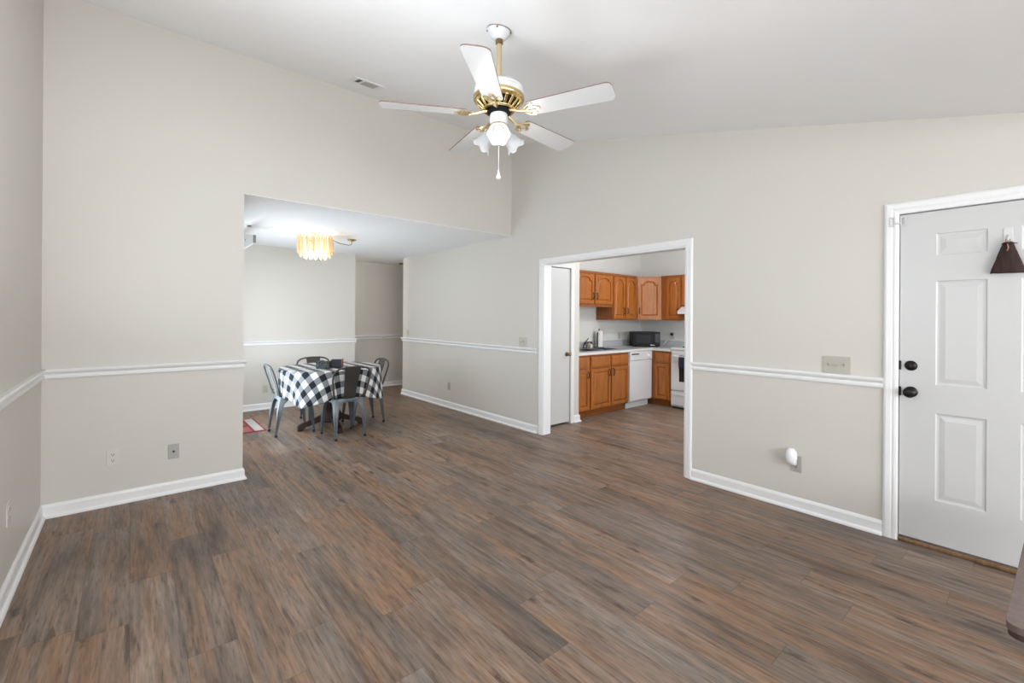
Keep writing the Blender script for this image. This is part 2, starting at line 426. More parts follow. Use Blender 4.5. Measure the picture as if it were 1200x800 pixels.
bm = new(); box(bm, (.5, YD+.12, 0), (.62, YH, DIN)); struct('wall_hall_left', bm, M['wall'])
bm = new(); box(bm, (5.5, 7.33, 0), (5.6, YH, DIN)); box(bm, (3.804, 7.23, 0), (5.5, 7.33, DIN)); struct('wall_hall_right', bm, M['wall'])
# kitchen walls
bm = new(); box(bm, (3.804, 4.61, 0), (7.05, 4.73, 2.56)); struct('wall_kitchen_back', bm, M['kwall'])
bm = new(); box(bm, (6.95, .9, 0), (7.07, 4.61, 2.56)); struct('wall_kitchen_right', bm, M['kwall'])
bm = new(); prism(bm, rect(3.804, 0, 6.95, 2.56), 0, .12, lambda u, v, d: (u, 1.02-d, v), holes=[rect(4.85, 1.05, 5.95, 1.95)]); struct('wall_kitchen_front', bm, M['kwall'])  # hole is for the added kitchen window
bm = new()
prism(bm, [(3.804, 0), (3.83, 0), (3.83, 2.02), (4.375, 2.02), (4.375, 0), (4.54, 0), (4.54, 2.56), (3.804, 2.56)], 0, -.1, onY(3.955))
box(bm, (4.44, 4.055, 0), (4.54, 4.61, 2.56)); struct('wall_pantry', bm, M['wall'])

# window frames behind the camera, with bright panes; two are added for light
def window(n, fmap, u0, v0, u1, v1, th):
    bm = new(); prism(bm, rect(u0-.06, v0-.06, u1+.06, v1+.06), 0, .015, fmap, holes=[rect(u0, v0, u1, v1)])
    w = struct('window_%d' % n, bm, M['trim'])
    bm = new(); um = (u0+u1)/2; vm = (v0+v1)/2
    prism(bm, rect(u0, v0, u1, v1), -th+.01, -th+.05, fmap, holes=[rect(u0+.04, v0+.04, um-.02, v1-.04), rect(um+.02, v0+.04, u1-.04, v1-.04)])
    obj('window_frame', bm, M['vinyl'], w)
    bm = new(); prism(bm, rect(u0+.02, v0+.02, u1-.02, v1-.02), -th+.025, -th+.03, fmap); obj('window_pane', bm, M['pane'], w)
window(1, lambda u, v, d: (u, -3.2+d, v), -.25, .72, 1.45, 2.12, .12)
window(2, lambda u, v, d: (u, -3.2+d, v), 1.85, .72, 3.55, 2.12, .12)
window(3, onL, .4, .85, 2.5, 2.25, .12)  # added side window, there for the upward fill
window(4, lambda u, v, d: (.722+d, u, v), 4.95, .02, 6.75, 2.05, .1)
window(5, lambda u, v, d: (u, 1.02+d, v), 4.85, 1.05, 5.95, 1.95, .12)  # added kitchen window, there for its fill light

# ------------------------------------------------------------------ trim
RAIL = [(0, .943), (.012, .943), (.016, .950), (.016, .962), (.008, .969), (.008, .974), (.019, .981), (.027, .990), (.029, 1.0), (.022, 1.008), (0, 1.008)]
BASE = [(0, 0), (.028, 0), (.028, .008), (.024, .016), (.016, .021), (.014, .026), (.014, .073), (.010, .084), (.005, .092), (0, .092)]
def run(bm, prof, u0, u1, fmap, e0=0, e1=0):
    """profile (out, z) extruded along the wall; e0/e1 = 1 mitres that end outwards"""
    A = [bm.verts.new(fmap(u0 - e0*o, z, o)) for o, z in prof]; B = [bm.verts.new(fmap(u1 + e1*o, z, o)) for o, z in prof]
    n = len(prof)
    for i in range(n): bm.faces.new((A[i], A[(i+1)%n], B[(i+1)%n], B[i]))
    bm.faces.new(A); bm.faces.new(B)
def trimrun(name, prof, segs, m='trim'):
    bm = new()
    for s in segs: run(bm, prof, *s)
    return struct(name, bm, M[m])
endX = lambda u, v, d: (u, 7.33+d, v)           # end face of the right wall
trimrun('trim_1', RAIL, [(3.844, 7.33, onR, 0, 1), (XR, XR+.12, endX, 1, 0)])
trimrun('trim_2', RAIL, [(.64, 1.928, onR)])
trimrun('trim_3', RAIL, [(XL, .722, onB, 0, 1), (YB, YB+.1, lambda u, v, d: (.722+d, u, v), 1, 0)])
trimrun('trim_4', RAIL, [(2.60, YB, onL)])
trimrun('trim_5', RAIL, [(.73, 2.84, onY(YD), 0, 1), (YD, YD+.12, lambda u, v, d: (2.84+d, u, v), 1, 0)])
trimrun('trim_6', RAIL, [(.62, 5.5, onY(YH))])
trimrun('baseboard_right', BASE, [(3.844, 7.33, onR, 0, 1), (XR, XR+.12, endX, 1, 0)])
trimrun('baseboard_door', BASE, [(.64, 1.928, onR)])
trimrun('baseboard_back', BASE, [(XL, .722, onB, 0, 1), (YB, YB+.1, lambda u, v, d: (.722+d, u, v), 1, 0)])
trimrun('baseboard_left', BASE, [(-3.2, YB, onL)])
trimrun('baseboard_dining', BASE, [(.73, 2.84, onY(YD), 0, 1), (YD, YD+.12, lambda u, v, d: (2.84+d, u, v), 1, 0)])
trimrun('baseboard_hall', BASE, [(.62, 5.5, onY(YH))])
trimrun('baseboard_pantry', BASE, [(4.432, 4.54, onY(3.955), 0, 1), (3.955, 3.99, lambda u, v, d: (4.54+d, u, v), 1, 0)])

CAS = [(0, 0), (0, .010), (.008, .014), (.020, .016), (.030, .014), (.036, .017), (.060, .019), (.068, .016), (.074, .010), (.074, 0)]
def casing(name, u0, u1, zt, fmap, width=.074, pr=CAS):
    """three-sided moulded casing; profile (outward from the opening, out of the wall)"""
    k = width/.074; bm = new(); L = []
    for t, o in pr:
        t = t*k
        L.append([bm.verts.new(fmap(*p, o)) for p in ((u0-t, 0), (u0-t, zt+t), (u1+t, zt+t), (u1+t, 0))])
    n = len(L)
    for i in range(n):
        a, b = L[i], L[(i+1) % n]
        for j in range(3): bm.faces.new((a[j], a[j+1], b[j+1], b[j]))
    bm.faces.new([l[0] for l in L]); bm.faces.new([l[3] for l in L])
    return struct(name, bm, M['trim'])
casing('trim_7', KY0, KY1, KZ, onR, .062)
casing('trim_8', DY0, DY1, DZ, onR, .074)
casing('trim_9', 3.83, 4.375, 2.02, onY(3.955), .058)
casing('trim_10', KY0, KY1, KZ, lambda u, v, d: (XR+.12+d, u, v), .062)
# jamb lining of the kitchen opening
bm = new()
prism(bm, [(KY0-.001, 0), (KY0-.001, KZ+.001), (KY1+.001, KZ+.001), (KY1+.001, 0), (KY1-.012, 0), (KY1-.012, KZ-.012), (KY0+.012, KZ-.012), (KY0+.012, 0)], -.121, .002, onR)
struct('trim_11', bm, M['trim'])

# ------------------------------------------------------------------ entry door
w0, w1 = DY1-.004, DY0+.004       # left (latch) edge and right edge seen from the room
bm = new()
P = []
for (a, b) in ((.397, .184), (.057, -.158)):
    for (z0, z1) in ((.295, .821), (.990, 1.618), (1.769, 1.903)): P.append(rect(b, z0, a, z1))
panel_slab(bm, rect(w1, .035, w0, DZ-.006), P, .042, lambda u, v, d: (XR+.006-d, u, v), [(.006, -.005), (.016, -.0065), (.036, -.003), (.042, -.002)])
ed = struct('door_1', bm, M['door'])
def knob(bm, c, axis, prof, seg=24, s=(1, 1, 1)):
    m = Matrix.Translation(c) @ Vector(axis).to_track_quat('Z', 'Y').to_matrix().to_4x4() @ Matrix.Diagonal((*s, 1)); lathe(bm, prof, seg, m)
bm = new(); knob(bm, (XR+.006, .508, 1.098), (-1, 0, 0), [(.031, 0), (.031, .004), (.026, .010), (.018, .013), (.012, .016), (.0, .016)])
box(bm, (XR-.020, .503, 1.086), (XR-.006, .513, 1.110)); obj('deadbolt', bm, M['blackmetal'], ed, .001, 40)
bm = new(); knob(bm, (XR+.006, .508, .936), (-1, 0, 0), [(.033, 0), (.033, .004), (.028, .009), (.012, .012), (.012, .034), (.022, .040), (.030, .050), (.031, .060), (.025, .068), (.012, .072), (0, .072)])
obj('door_knob', bm, M['blackmetal'], ed, 0, 40)
for z in (1.098, .936):
    bm = new(); box(bm, (XR-.006, DY1-.012, z-.028), (XR+.010, DY1-.001, z+.028)); obj('latch_plate', bm, M['blackmetal'], ed, .002)
bm = new(); box(bm, (XR-.012, DY0, 0), (XR+.06, DY1, .024)); struct('trim_12', bm, M['threshold'], None, .006)
# child lock at the top corner
cl = thing('child_lock', 'clear plastic child safety lock across the top corner of the entry door', 'lock', (XR, .57, 2.0))
for nm, y0, y1 in (('door_plate', -.038, -.008), ('frame_plate', .014, .042)):
    bm = new(); prism(bm, rect(y0, -.032, y1, .030), .004 if y0 < 0 else .017, .010 if y0 < 0 else .023, lambda u, v, d: (-d, u, v), holes=[rect(y0+.007, -.022, y1-.007, .020)]); obj(nm, bm, M['clearpl'], cl, .002)
bm = new(); box(bm, (-.024, -.012, -.018), (-.010, .018, -.006)); obj('latch_arm', bm, M['clearpl'], cl, .002)

# hook and whisk broom on the door
hk = thing('adhesive_hook', 'clear adhesive hook stuck on the white entry door above the brown whisk broom', 'hook', (XR+.006, .107, 1.855))
bm = new(); prism(bm, rect(-.018, -.035, .018, .040), 0, .004, lambda u, v, d: (-d, u, v)); obj('back_plate', bm, M['clearpl'], hk, .003)
bm = new(); tube(bm, [(-.004, 0, .0), (-.012, 0, -.022), (-.022, 0, -.034), (-.031, 0, -.030), (-.033, 0, -.018)], .005, 8); obj('hook_arm', bm, M['clearpl'], hk)
br = thing('whisk_broom', 'small dark brown whisk broom hanging from the hook on the entry door', 'broom', (XR-.022, .107, 1.655))
bm = new(); n = 40; rows = 9; vv = []
for r in range(rows):
    t = r/(rows-1); z = .158*(1-t); w = .018 + .046*(t**.95); dp = .011 + .010*t
    ring = []
    for i in range(n):
        a = 2*PI*i/n; k = 1 + .05*math.sin(9*a + r)*t + random.uniform(-.03, .03)*t
        zz = z + (random.uniform(-.010, .003) - .006*abs(math.cos(a)) if r == rows-1 else 0)
        ring.append(bm.verts.new((dp*k*math.sin(a), w*k*math.cos(a), zz)))
    vv.append(ring)
for a, b in zip(vv, vv[1:]):
    for i in range(n): bm.faces.new((a[i], a[(i+1)%n], b[(i+1)%n], b[i]))
bm.faces.new(vv[0]); bm.faces.new(vv[-1]); obj('bristles', bm, M['broom'], br)
bm = new(); tube(bm, [(.02*math.sin(a)*.62, .0205*math.cos(a), .150) for a in [2*PI*i/20 for i in range(20)]], .0045, 6, True); tube(bm, [(0, -.018, .152), (-.002, -.030, .150), (-.004, -.034, .147)], .002, 6)
obj('binding', bm, M['broom'], br)
bm = new(); tube(bm, [(0, -.009, .150), (0, -.008, .172), (-.001, 0, .180), (0, .008, .172), (0, .009, .150)], .0022, 6); tube(bm, [(-.013, .002, .150), (-.015, -.002, .125), (-.016, .003, .108)], .003, 6)
obj('hanging_loop', bm, M['tan'], br)

# ------------------------------------------------------------------ plates on the walls
def plate_thing(name, label, cat, fmap, u, z, w, h, kind, pm, n=1):
    o = fmap(u, z, 0); ax = Vector(fmap(u+1, z, 0)) - Vector(o); nr = Vector(fmap(u, z, 1)) - Vector(o)
    t = thing(name, label, cat, o)
    f = lambda a, b, d: tuple(ax*a + Vector((0, 0, 1))*b + nr*d)
    bm = new(); prism(bm, rect(-w/2, -h/2, w/2, h/2), 0, .006, f); obj('cover_plate', bm, pm, t, .0025)
    if kind == 'outlet':
        for s in (-1, 1):
            cz = s*.021; pts = [(.017*math.cos(a), cz + .0145*math.sin(a)) for a in [2*PI*i/20 for i in range(20)]]
            bm = new(); prism(bm, pts, .006, .0085, f); so = obj('socket', bm, pm, t)
            bm = new()
            for q in (-.0065, .0065): prism(bm, rect(q-.0016, cz-.002, q+.0016, cz+.008), .0084, .0092, f)
            prism(bm, rect(-.003, cz-.011, .003, cz-.005), .0084, .0092, f); obj('slot', bm, M['dark'], so)
    elif kind == 'jack':
        for s, r in ((-1, 'screw'), (1, 'screw')):
            bm = new(); prism(bm, [(.0035*math.cos(a), s*.042+.0035*math.sin(a)) for a in [2*PI*i/10 for i in range(10)]], .006, .008, f); obj('screw', bm, pm, t)
        bm = new(); prism(bm, [(.008*math.cos(a), .008*math.sin(a)) for a in [2*PI*i/14 for i in range(14)]], .006, .014, f); obj('jack', bm, M['dark'], t)
    elif kind == 'switch':
        for i in range(n):
            cx = (i - (n-1)/2)*.046
            bm = new(); prism(bm, rect(cx-.006, -.014, cx+.006, .014), .005, .0075, f); ts = obj('toggle_slot', bm, pm, t)
            bm = new(); s = 1 if i % 2 == 0 else -1
            A = [bm.verts.new(f(cx+a, b, .007)) for a, b in ((-.004, -.006), (.004, -.006), (.004, .006), (-.004, .006))]
            B = [bm.verts.new(f(cx+a, b + s*.010, .020)) for a, b in ((-.003, -.003), (.003, -.003), (.003, .003), (-.003, .003))]
            for k in range(4): bm.faces.new((A[k], A[(k+1)%4], B[(k+1)%4], B[k]))
            bm.faces.new(B); obj('toggle', bm, M['toggle'] if pm is M['almond'] else M['greyplate'], ts)
            for s2 in (-1, 1):
                bm = new(); prism(bm, [(cx+.003*math.cos(a), s2*.030+.003*math.sin(a)) for a in [2*PI*k/10 for k in range(10)]], .006, .0075, f); obj('screw', bm, M['greyplate'], t)
    return t
plate_thing('light_switch', 'three gang beige switch plate on the wall beside the entry door', 'light switch', onR, .893, 1.071, .158, .116, 'switch', M['greyplate2'], 3)
plate_thing('light_switch', 'two gang almond switch plate left of the kitchen doorway', 'light switch', onR, 4.118, 1.078, .150, .116, 'switch', M['almond'], 2)
plate_thing('light_switch', 'single almond switch plate above the chair rail at the far hall corner', 'light switch', onR, 7.13, 1.09, .074, .116, 'switch', M['almond'], 1)
plate_thing('wall_outlet', 'grey outlet low on the wall between hall corner and kitchen doorway', 'wall outlet', onR, 5.787, .327, .074, .118, 'outlet', M['greyplate'])
plate_thing('wall_outlet', 'beige outlet under the plug-in air freshener near the entry door', 'wall outlet', onR, 1.133, .333, .074, .118, 'outlet', M['greyplate'])
plate_thing('wall_outlet', 'white double outlet low on the left stub wall, left of the grey cable plate', 'wall outlet', onB, -.098, .345, .070, .114, 'outlet', M['plate'])
plate_thing('cable_plate', 'grey cable jack plate low on the left stub wall', 'cable plate', onB, .255, .323, .070, .114, 'jack', M['greyplate'])
plate_thing('wall_outlet', 'pale outlet on the left side wall near the corner', 'wall outlet', onL, 3.288, .400, .074, .118, 'outlet', M['wallplate'])
plate_thing('wall_outlet', 'almond outlet on the dining room wall behind the left chair', 'wall outlet', onY(YD), 1.505, .30, .074, .118, 'outlet', M['almond'])
plate_thing('wall_outlet', 'almond outlet on the kitchen backsplash wall between paper towels and microwave', 'wall outlet', onY(4.61), 6.315, 1.077, .072, .116, 'outlet', M['almond'])
plate_thing('wall_outlet', 'almond outlet on the kitchen wall right of the microwave', 'wall outlet', onX(6.95), 3.99, 1.085, .072, .116, 'outlet', M['almond'])
# plug-in air freshener
af = thing('air_freshener', 'white plug-in air freshener in the outlet near the entry door', 'air freshener', (XR-.010, 1.146, .33))
bm = new(); box(bm, (-.040, -.022, -.004), (0, .022, .05)); obj('plug_base', bm, M['plate'], af, .008)
bm = new(); lathe(bm, [(0, -.062), (.020, -.058), (.031, -.040), (.036, -.012), (.036, .014), (.031, .036), (.020, .052), (0, .056)], 20, Matrix.Translation((-.046, 0, .066))); obj('scent_cover', bm, M['doorknobw'], af, 0, 60)

# ------------------------------------------------------------------ ceiling vents
def vent(label, mtx, w, h, split, lm):
    t = thing('ceiling_vent', label, 'ceiling vent'); t.matrix_world = mtx
    f = lambda u, v, d: (u, v, -d)
    bm = new(); prism(bm, rect(-w/2-.045, -h/2-.03, w/2+.05, h/2+.04), 0, .008, f, holes=[rect(-w/2, -h/2, w/2, h/2)]); obj('vent_frame', bm, M['trim'], t, .003)
    bm = new(); prism(bm, rect(-w/2, -h/2, w/2, h/2), .0005, .0015, f); obj('duct_backing', bm, M['dark'], t)
    bm = new(); xs = -w/2 + split
    prism(bm, rect(xs-.008, -h/2, xs+.008, h/2), .0015, .009, f); obj('vent_divider', bm, M['trim'], t)
    bm = new(); nl = 9
    for i in range(nl):
        y = -h/2 + h*(i+.5)/nl
        prism(bm, [(y-.006, .002), (y+.004, .010), (y+.006, .009), (y-.004, .001)], xs, w/2, lambda u, v, d: (d, u, -v))
    obj('louvres', bm, M[lm], t)
tilt = math.atan(.248)
vc = Vector((1.592, 3.904, czl(3.904)))
vent('white ceiling register with grey louvres high on the vaulted ceiling behind the fan', Matrix.Translation(vc) @ Matrix.Rotation(tilt, 4, 'X'), .185, .138, .05, 'greyplate')
vent('white ceiling register on the flat dining room ceiling left of the chandelier', Matrix.Translation((1.11, 5.86, DIN)), .22, .12, .05, 'trim')

# ------------------------------------------------------------------ ceiling fan
FX, FY = 1.553, 1.95
fan = thing('ceiling_fan', 'white five blade ceiling fan with brass trim and three lit tulip lamps', 'ceiling fan', (FX, FY, 0))
tl = Matrix.Translation((0, 0, czl(FY))) @ Matrix.Rotation(tilt, 4, 'X')
bm = new(); lathe(bm, [(.064, 0), (.066, -.006), (.062, -.018), (.052, -.034), (.038, -.050), (.024, -.058), (0, -.060)], 28, tl); obj('canopy', bm, M['white'], fan, 0, 50)
bm = new(); tube(bm, [tl @ Vector((.0665*math.cos(a), .0665*math.sin(a), -.002)) for a in [2*PI*i/32 for i in range(32)]], .0018, 6, True)
for a in (.7, 2.3, 3.9, 5.4): lathe(bm, [(.005, 0), (.005, .006), (0, .007)], 8, tl @ Matrix.Translation((.064*math.cos(a), .064*math.sin(a), -.012)) @ Matrix.Rotation(a, 4, 'Z') @ Matrix.Rotation(PI/2, 4, 'Y'))
obj('canopy_ring', bm, M['antique'], fan)
bm = new(); lathe(bm, [(.019, 2.935), (.021, 2.925), (.021, 2.905), (.015, 2.90)], 18); obj('rod_collar', bm, M['antique'], fan, 0, 40)
bm = new(); lathe(bm, [(.0135, 2.925), (.0135, 2.66)], 16); obj('downrod', bm, M['brasslight'], fan, 0, 40)
bm = new(); lathe(bm, [(.018, 2.697), (.020, 2.687), (.045, 2.680), (.095, 2.672), (.128, 2.660), (.137, 2.648), (.132, 2.640), (.139, 2.632), (.139, 2.600), (.132, 2.592), (.0, 2.592)], 40); obj('motor_housing', bm, M['white'], fan, 0, 35)
bm = new(); lathe(bm, [(.136, 2.612), (.142, 2.604), (.142, 2.590), (.136, 2.582), (.130, 2.584), (.120, 2.572)], 40, caps=False)
lathe(bm, [(.085, 2.544), (.092, 2.538), (.090, 2.530), (.078, 2.528), (.072, 2.534)], 36, caps=False)
for i in range(20):
    a = 2*PI*i/20; box(bm, (-.002, -.0075, -.006), (.052, .0075, .006), Matrix.Rotation(a, 4, 'Z') @ Matrix.Translation((.086, 0, 2.540)) @ Matrix.Rotation(-.78, 4, 'Y'))
obj('brass_grille', bm, M['brass'], fan, .002, 40)
bm = new(); lathe(bm, [(.120, 2.594), (.112, 2.572), (.076, 2.547), (.066, 2.538), (.066, 2.517), (.056, 2.510), (0, 2.510)], 32); obj('motor_core', bm, M['black'], fan, 0, 40)
bm = new(); lathe(bm, [(.030, 2.520), (.046, 2.512), (.050, 2.502), (.050, 2.462), (.044, 2.450), (0, 2.450)], 28); obj('switch_housing', bm, M['white'], fan, 0, 40)
bm = new(); lathe(bm, [(.046, 2.454), (.050, 2.448), (.050, 2.440), (.036, 2.430), (.018, 2.420), (.010, 2.412), (.009, 2.402), (0, 2.400)], 28); obj('lamp_fitter', bm, M['brass'], fan, 0, 40)
def blade_outline():
    pts = [(.185, -.050), (.20, -.056)]
    for i in range(7): 
        a = -PI/2 + (PI/2)*i/6; pts.append((.612 + .030*math.cos(a), -.030 + .038*math.sin(a)))
    for i in range(7):
        a = (PI/2)*i/6; pts.append((.612 + .030*math.cos(a), .030 + .038*math.sin(a)))
    return pts + [(.20, .056), (.185, .050)]
for k in range(5):
    ang = math.radians(6 + 72*k)
    mt = Matrix.Rotation(ang, 4, 'Z') @ Matrix.Translation((0, 0, 2.507)) @ Matrix.Rotation(math.radians(-11), 4, 'X')
    bm = new(); v = prism(bm, blade_outline(), 0, .006, lambda u, w, d: (u, w, d)); T(bm, v, mt)
    for f in bm.faces:
        pass
    bl = obj('blade', bm, [M['bladew'], M['bladeedge']], fan)
    for p in bl.data.polygons:
        if len(p.vertices) == 4: p.material_index = 1
    bm = new(); m2 = Matrix.Rotation(ang, 4, 'Z')
    # ornate open bracket under the blade root
    tube(bm, [(.060, 0, 2.528), (.100, 0, 2.516), (.135, 0, 2.503), (.165, 0, 2.501)], [.008, .009, .009, .007], 8, mtx=m2)
    zb = -.004
    for s in (-1, 1):
        pts = [(.150, 0), (.165, s*.022), (.185, s*.040), (.207, s*.046), (.216, s*.036), (.206, s*.026), (.195, s*.033)]
        tube(bm, [(x, y, zb) for x, y in pts], .0048, 7, mtx=mt)
        pts = [(.158, 0), (.180, s*.012), (.205, s*.016), (.230, s*.010), (.244, 0)]
        tube(bm, [(x, y, zb) for x, y in pts], .0048, 7, mtx=mt)
        lathe(bm, [(.008, -.004), (.008, .004)], 10, mt @ Matrix.Translation((.208, s*.030, zb)))
    lathe(bm, [(.009, -.005), (.009, .004)], 10, mt @ Matrix.Translation((.236, 0, zb)))
    obj('blade_bracket', bm, M['brasslight'], fan, 0, 40)
for k, a in enumerate((-128.5, -8.5, 111.5)):
    a = math.radians(a); el = math.radians(-40)
    dirv = Vector((math.cos(a)*math.cos(el), math.sin(a)*math.cos(el), math.sin(el)))
    neck = Vector((math.cos(a)*.036, math.sin(a)*.036, 2.422))
    mt = Matrix.Translation(neck) @ dirv.to_track_quat('Z', 'Y').to_matrix().to_4x4() @ Matrix.Scale(.88, 4)
    bm = new(); lathe(bm, [(.020, -.006), (.024, 0), (.024, .016), (.020, .018)], 18, mt); obj('lamp_socket', bm, M['brass'], fan, 0, 40)
    def sc(ip, an, r, z): 
        k2 = max(0, ip-3)/4; return r*(1 + .055*k2*math.cos(6*an)), z + .008*k2*math.cos(6*an)
    bm = new(); lathe(bm, [(.021, .012), (.028, .022), (.037, .040), (.043, .062), (.047, .084), (.054, .104), (.066, .118), (.070, .120)], 36, mt, caps=False, scallop=sc)
    sh = obj('lamp_shade', bm, M['frost'], fan, 0, 60); md = sh.modifiers.new('thick', 'SOLIDIFY'); md.thickness = .003
    bm = new(); lathe(bm, [(.012, .018), (.021, .034), (.027, .050), (.028, .066), (.021, .080), (.010, .088), (0, .090)], 20, mt); obj('bulb', bm, M['bulb'], sh, 0, 60)
    lp = point('fan_lamp', Vector((FX, FY, 0)) + neck + dirv*.210, FAN_W, (1, .96, .90), .03)
bm = new(); tube(bm, [(-.006, -.008, 2.407), (-.006, -.008, 2.19)], .0016, 6); ch = obj('pull_chain', bm, M['white'], fan)
bm = new(); lathe(bm, [(0, .048), (.004, .046), (.006, .026), (.013, .010), (.014, .003), (.008, -.003), (0, -.004)], 14, Matrix.Translation((-.006, -.008, 2.150))); obj('pull_knob', bm, M['white'], ch, 0, 60)

# ------------------------------------------------------------------ dining chandelier
CX, CY = 1.73, 5.80
cz = thing('chandelier', 'lit amber glass strip chandelier under the flat dining room ceiling', 'chandelier', (CX, CY, 0))
bm = new(); lathe(bm, [(.055, DIN), (.055, DIN-.012), (.02, DIN-.022), (.011, DIN-.026), (.011, 2.375), (.0, 2.375)], 20); obj('ceiling_plate', bm, M['brass'], cz, 0, 40)
bm = new()
for r, z in ((.200, 2.366), (.145, 2.29)):
    tube(bm, [(r*math.cos(a), r*math.sin(a), z) for a in [2*PI*i/36 for i in range(36)]], .005, 6, True)
for i in range(4):
    a = PI/2*i + .3; tube(bm, [(0, 0, 2.375), (.1*math.cos(a), .1*math.sin(a), 2.374), (.2*math.cos(a), .2*math.sin(a), 2.366)], .004, 6)
    tube(bm, [(.14*math.cos(a), .14*math.sin(a), 2.37), (.145*math.cos(a), .145*math.sin(a), 2.29)], .003, 6)
obj('ring_frame', bm, M['brass'], cz)
def strip(bm, r, a, zt, L, w, curve):
    rows = 7; V = []
    for i in range(rows):
        t = i/(rows-1); z = zt - L*t; rr = r + curve*math.sin(PI*t*.9)
        ww = w*(1 if t < .8 else math.sqrt(max(0.05, 1-((t-.8)/.2)**2))) * (.75 + .25*min(1, t*4))
        c = Vector((rr*math.cos(a), rr*math.sin(a), z)); s = Vector((-math.sin(a), math.cos(a), 0)); o = Vector((math.cos(a), math.sin(a), 0))
        V.append([bm.verts.new(c + s*ww/2 - o*.004), bm.verts.new(c + o*.003), bm.verts.new(c - s*ww/2 - o*.004)])
    for p, q in zip(V, V[1:]):
        for j in range(2): bm.faces.new((p[j], p[j+1], q[j+1], q[j])).smooth = True
def addstrips(n, r, zt, L, w, curve, ph):
    for i in range(n):
        bm = new(); strip(bm, r, 2*PI*i/n + ph, zt - random.uniform(0, .006), L, w, curve)
        o = obj('glass_strip', bm, M['capiz'], cz); md = o.modifiers.new('thick', 'SOLIDIFY'); md.thickness = .004
addstrips(22, .200, 2.372, .225, .046, .006, 0)
addstrips(18, .172, 2.330, .225, .042, .004, .1)
addstrips(12, .125, 2.300, .215, .042, .004, .2)
for i in range(4):
    a = 2*PI*i/4 + .9
    bm = new(); lathe(bm, [(.008, .03), (.012, .02), (.022, -.005), (.026, -.030), (.020, -.052), (0, -.060)], 14, Matrix.Translation((.085*math.cos(a), .085*math.sin(a), 2.25))); obj('bulb', bm, M['warmbulb'], cz, 0, 60)
point('chandelier_lamp', (CX, CY, 2.18), 23, (1, .90, .77), .07)
point('chandelier_uplight', (CX, CY, 2.26), 1.5, (1, .90, .76), .08)
# swag arm
sw = thing('swag_arm', 'slim brass arm with round ceiling plate carrying the chandelier wire', 'lamp arm', (2.253, 5.982, 0))
bm = new(); lathe(bm, [(.060, DIN), (.060, DIN-.006), (.045, DIN-.016), (.020, DIN-.024), (0, DIN-.026)], 24); obj('ceiling_plate', bm, M['brass'], sw, 0, 40)
bm = new(); d = Vector((CX-2.253, CY-5.982, 0)); 
tube(bm, [(0, 0, DIN-.02), (0, 0, DIN-.045), tuple(d*.03 + Vector((0, 0, DIN-.072))), tuple(d*.09 + Vector((0, 0, DIN-.084))), tuple(d*.35 + Vector((0, 0, DIN-.080))), tuple(d*.48 + Vector((0, 0, DIN-.065))), tuple(d*.60 + Vector((0, 0, DIN-.045)))], .006, 8)
obj('arm_tube', bm, M['brass'], sw)

# ------------------------------------------------------------------ blind headrail, hall lamp
vb = thing('blind_valance', 'white valance board of the patio door blinds showing past the stub wall end', 'blinds', (.722, 5.5, 2.2))
bm = new(); prism(bm, [(.015, -.03), (.015, .054), (.5, .130), (1.0, .195), (1.4, .195), (1.4, -.028)], .282, .300, lambda u, v, d: (d, u, v)); obj('valance', bm, M['vinyl'], vb, .002)
bm = new(); prism(bm, [(0, -.032), (0, .052), (.015, .056), (.015, -.032)], .278, .303, lambda u, v, d: (d, u, v)); obj('end_cap', bm, mat('taupe_end_cap', (.26, .21, .18), .5), vb, .002)
bm = new(); box(bm, (0, .55, .05), (.282, .59, .065)); box(bm, (0, 1.30, .05), (.282, 1.34, .065)); obj('mounting_bracket', bm, M['vinyl'], vb)
bm = new(); lathe(bm, [(.009, 0), (.009, .004), (0, .005)], 12, Matrix.Translation((.282, .47, .055)) @ Matrix.Rotation(-PI/2, 4, 'Y')); obj('bracket_screw', bm, M['dark'], vb)
hl = thing('hall_ceiling_light', 'small dark bronze ceiling light peeking from the hall corner', 'ceiling light', (4.06, 8.02, DIN))
bm = new(); lathe(bm, [(.11, 0), (.115, -.012), (.10, -.03), (.09, -.034)], 24); obj('light_base', bm, M['antique'], hl, 0, 40)
bm = new(); lathe(bm, [(.092, -.030), (.085, -.055), (.05, -.075), (0, -.08)], 24); obj('light_bowl', bm, M['greyplate'], hl, 0, 60)

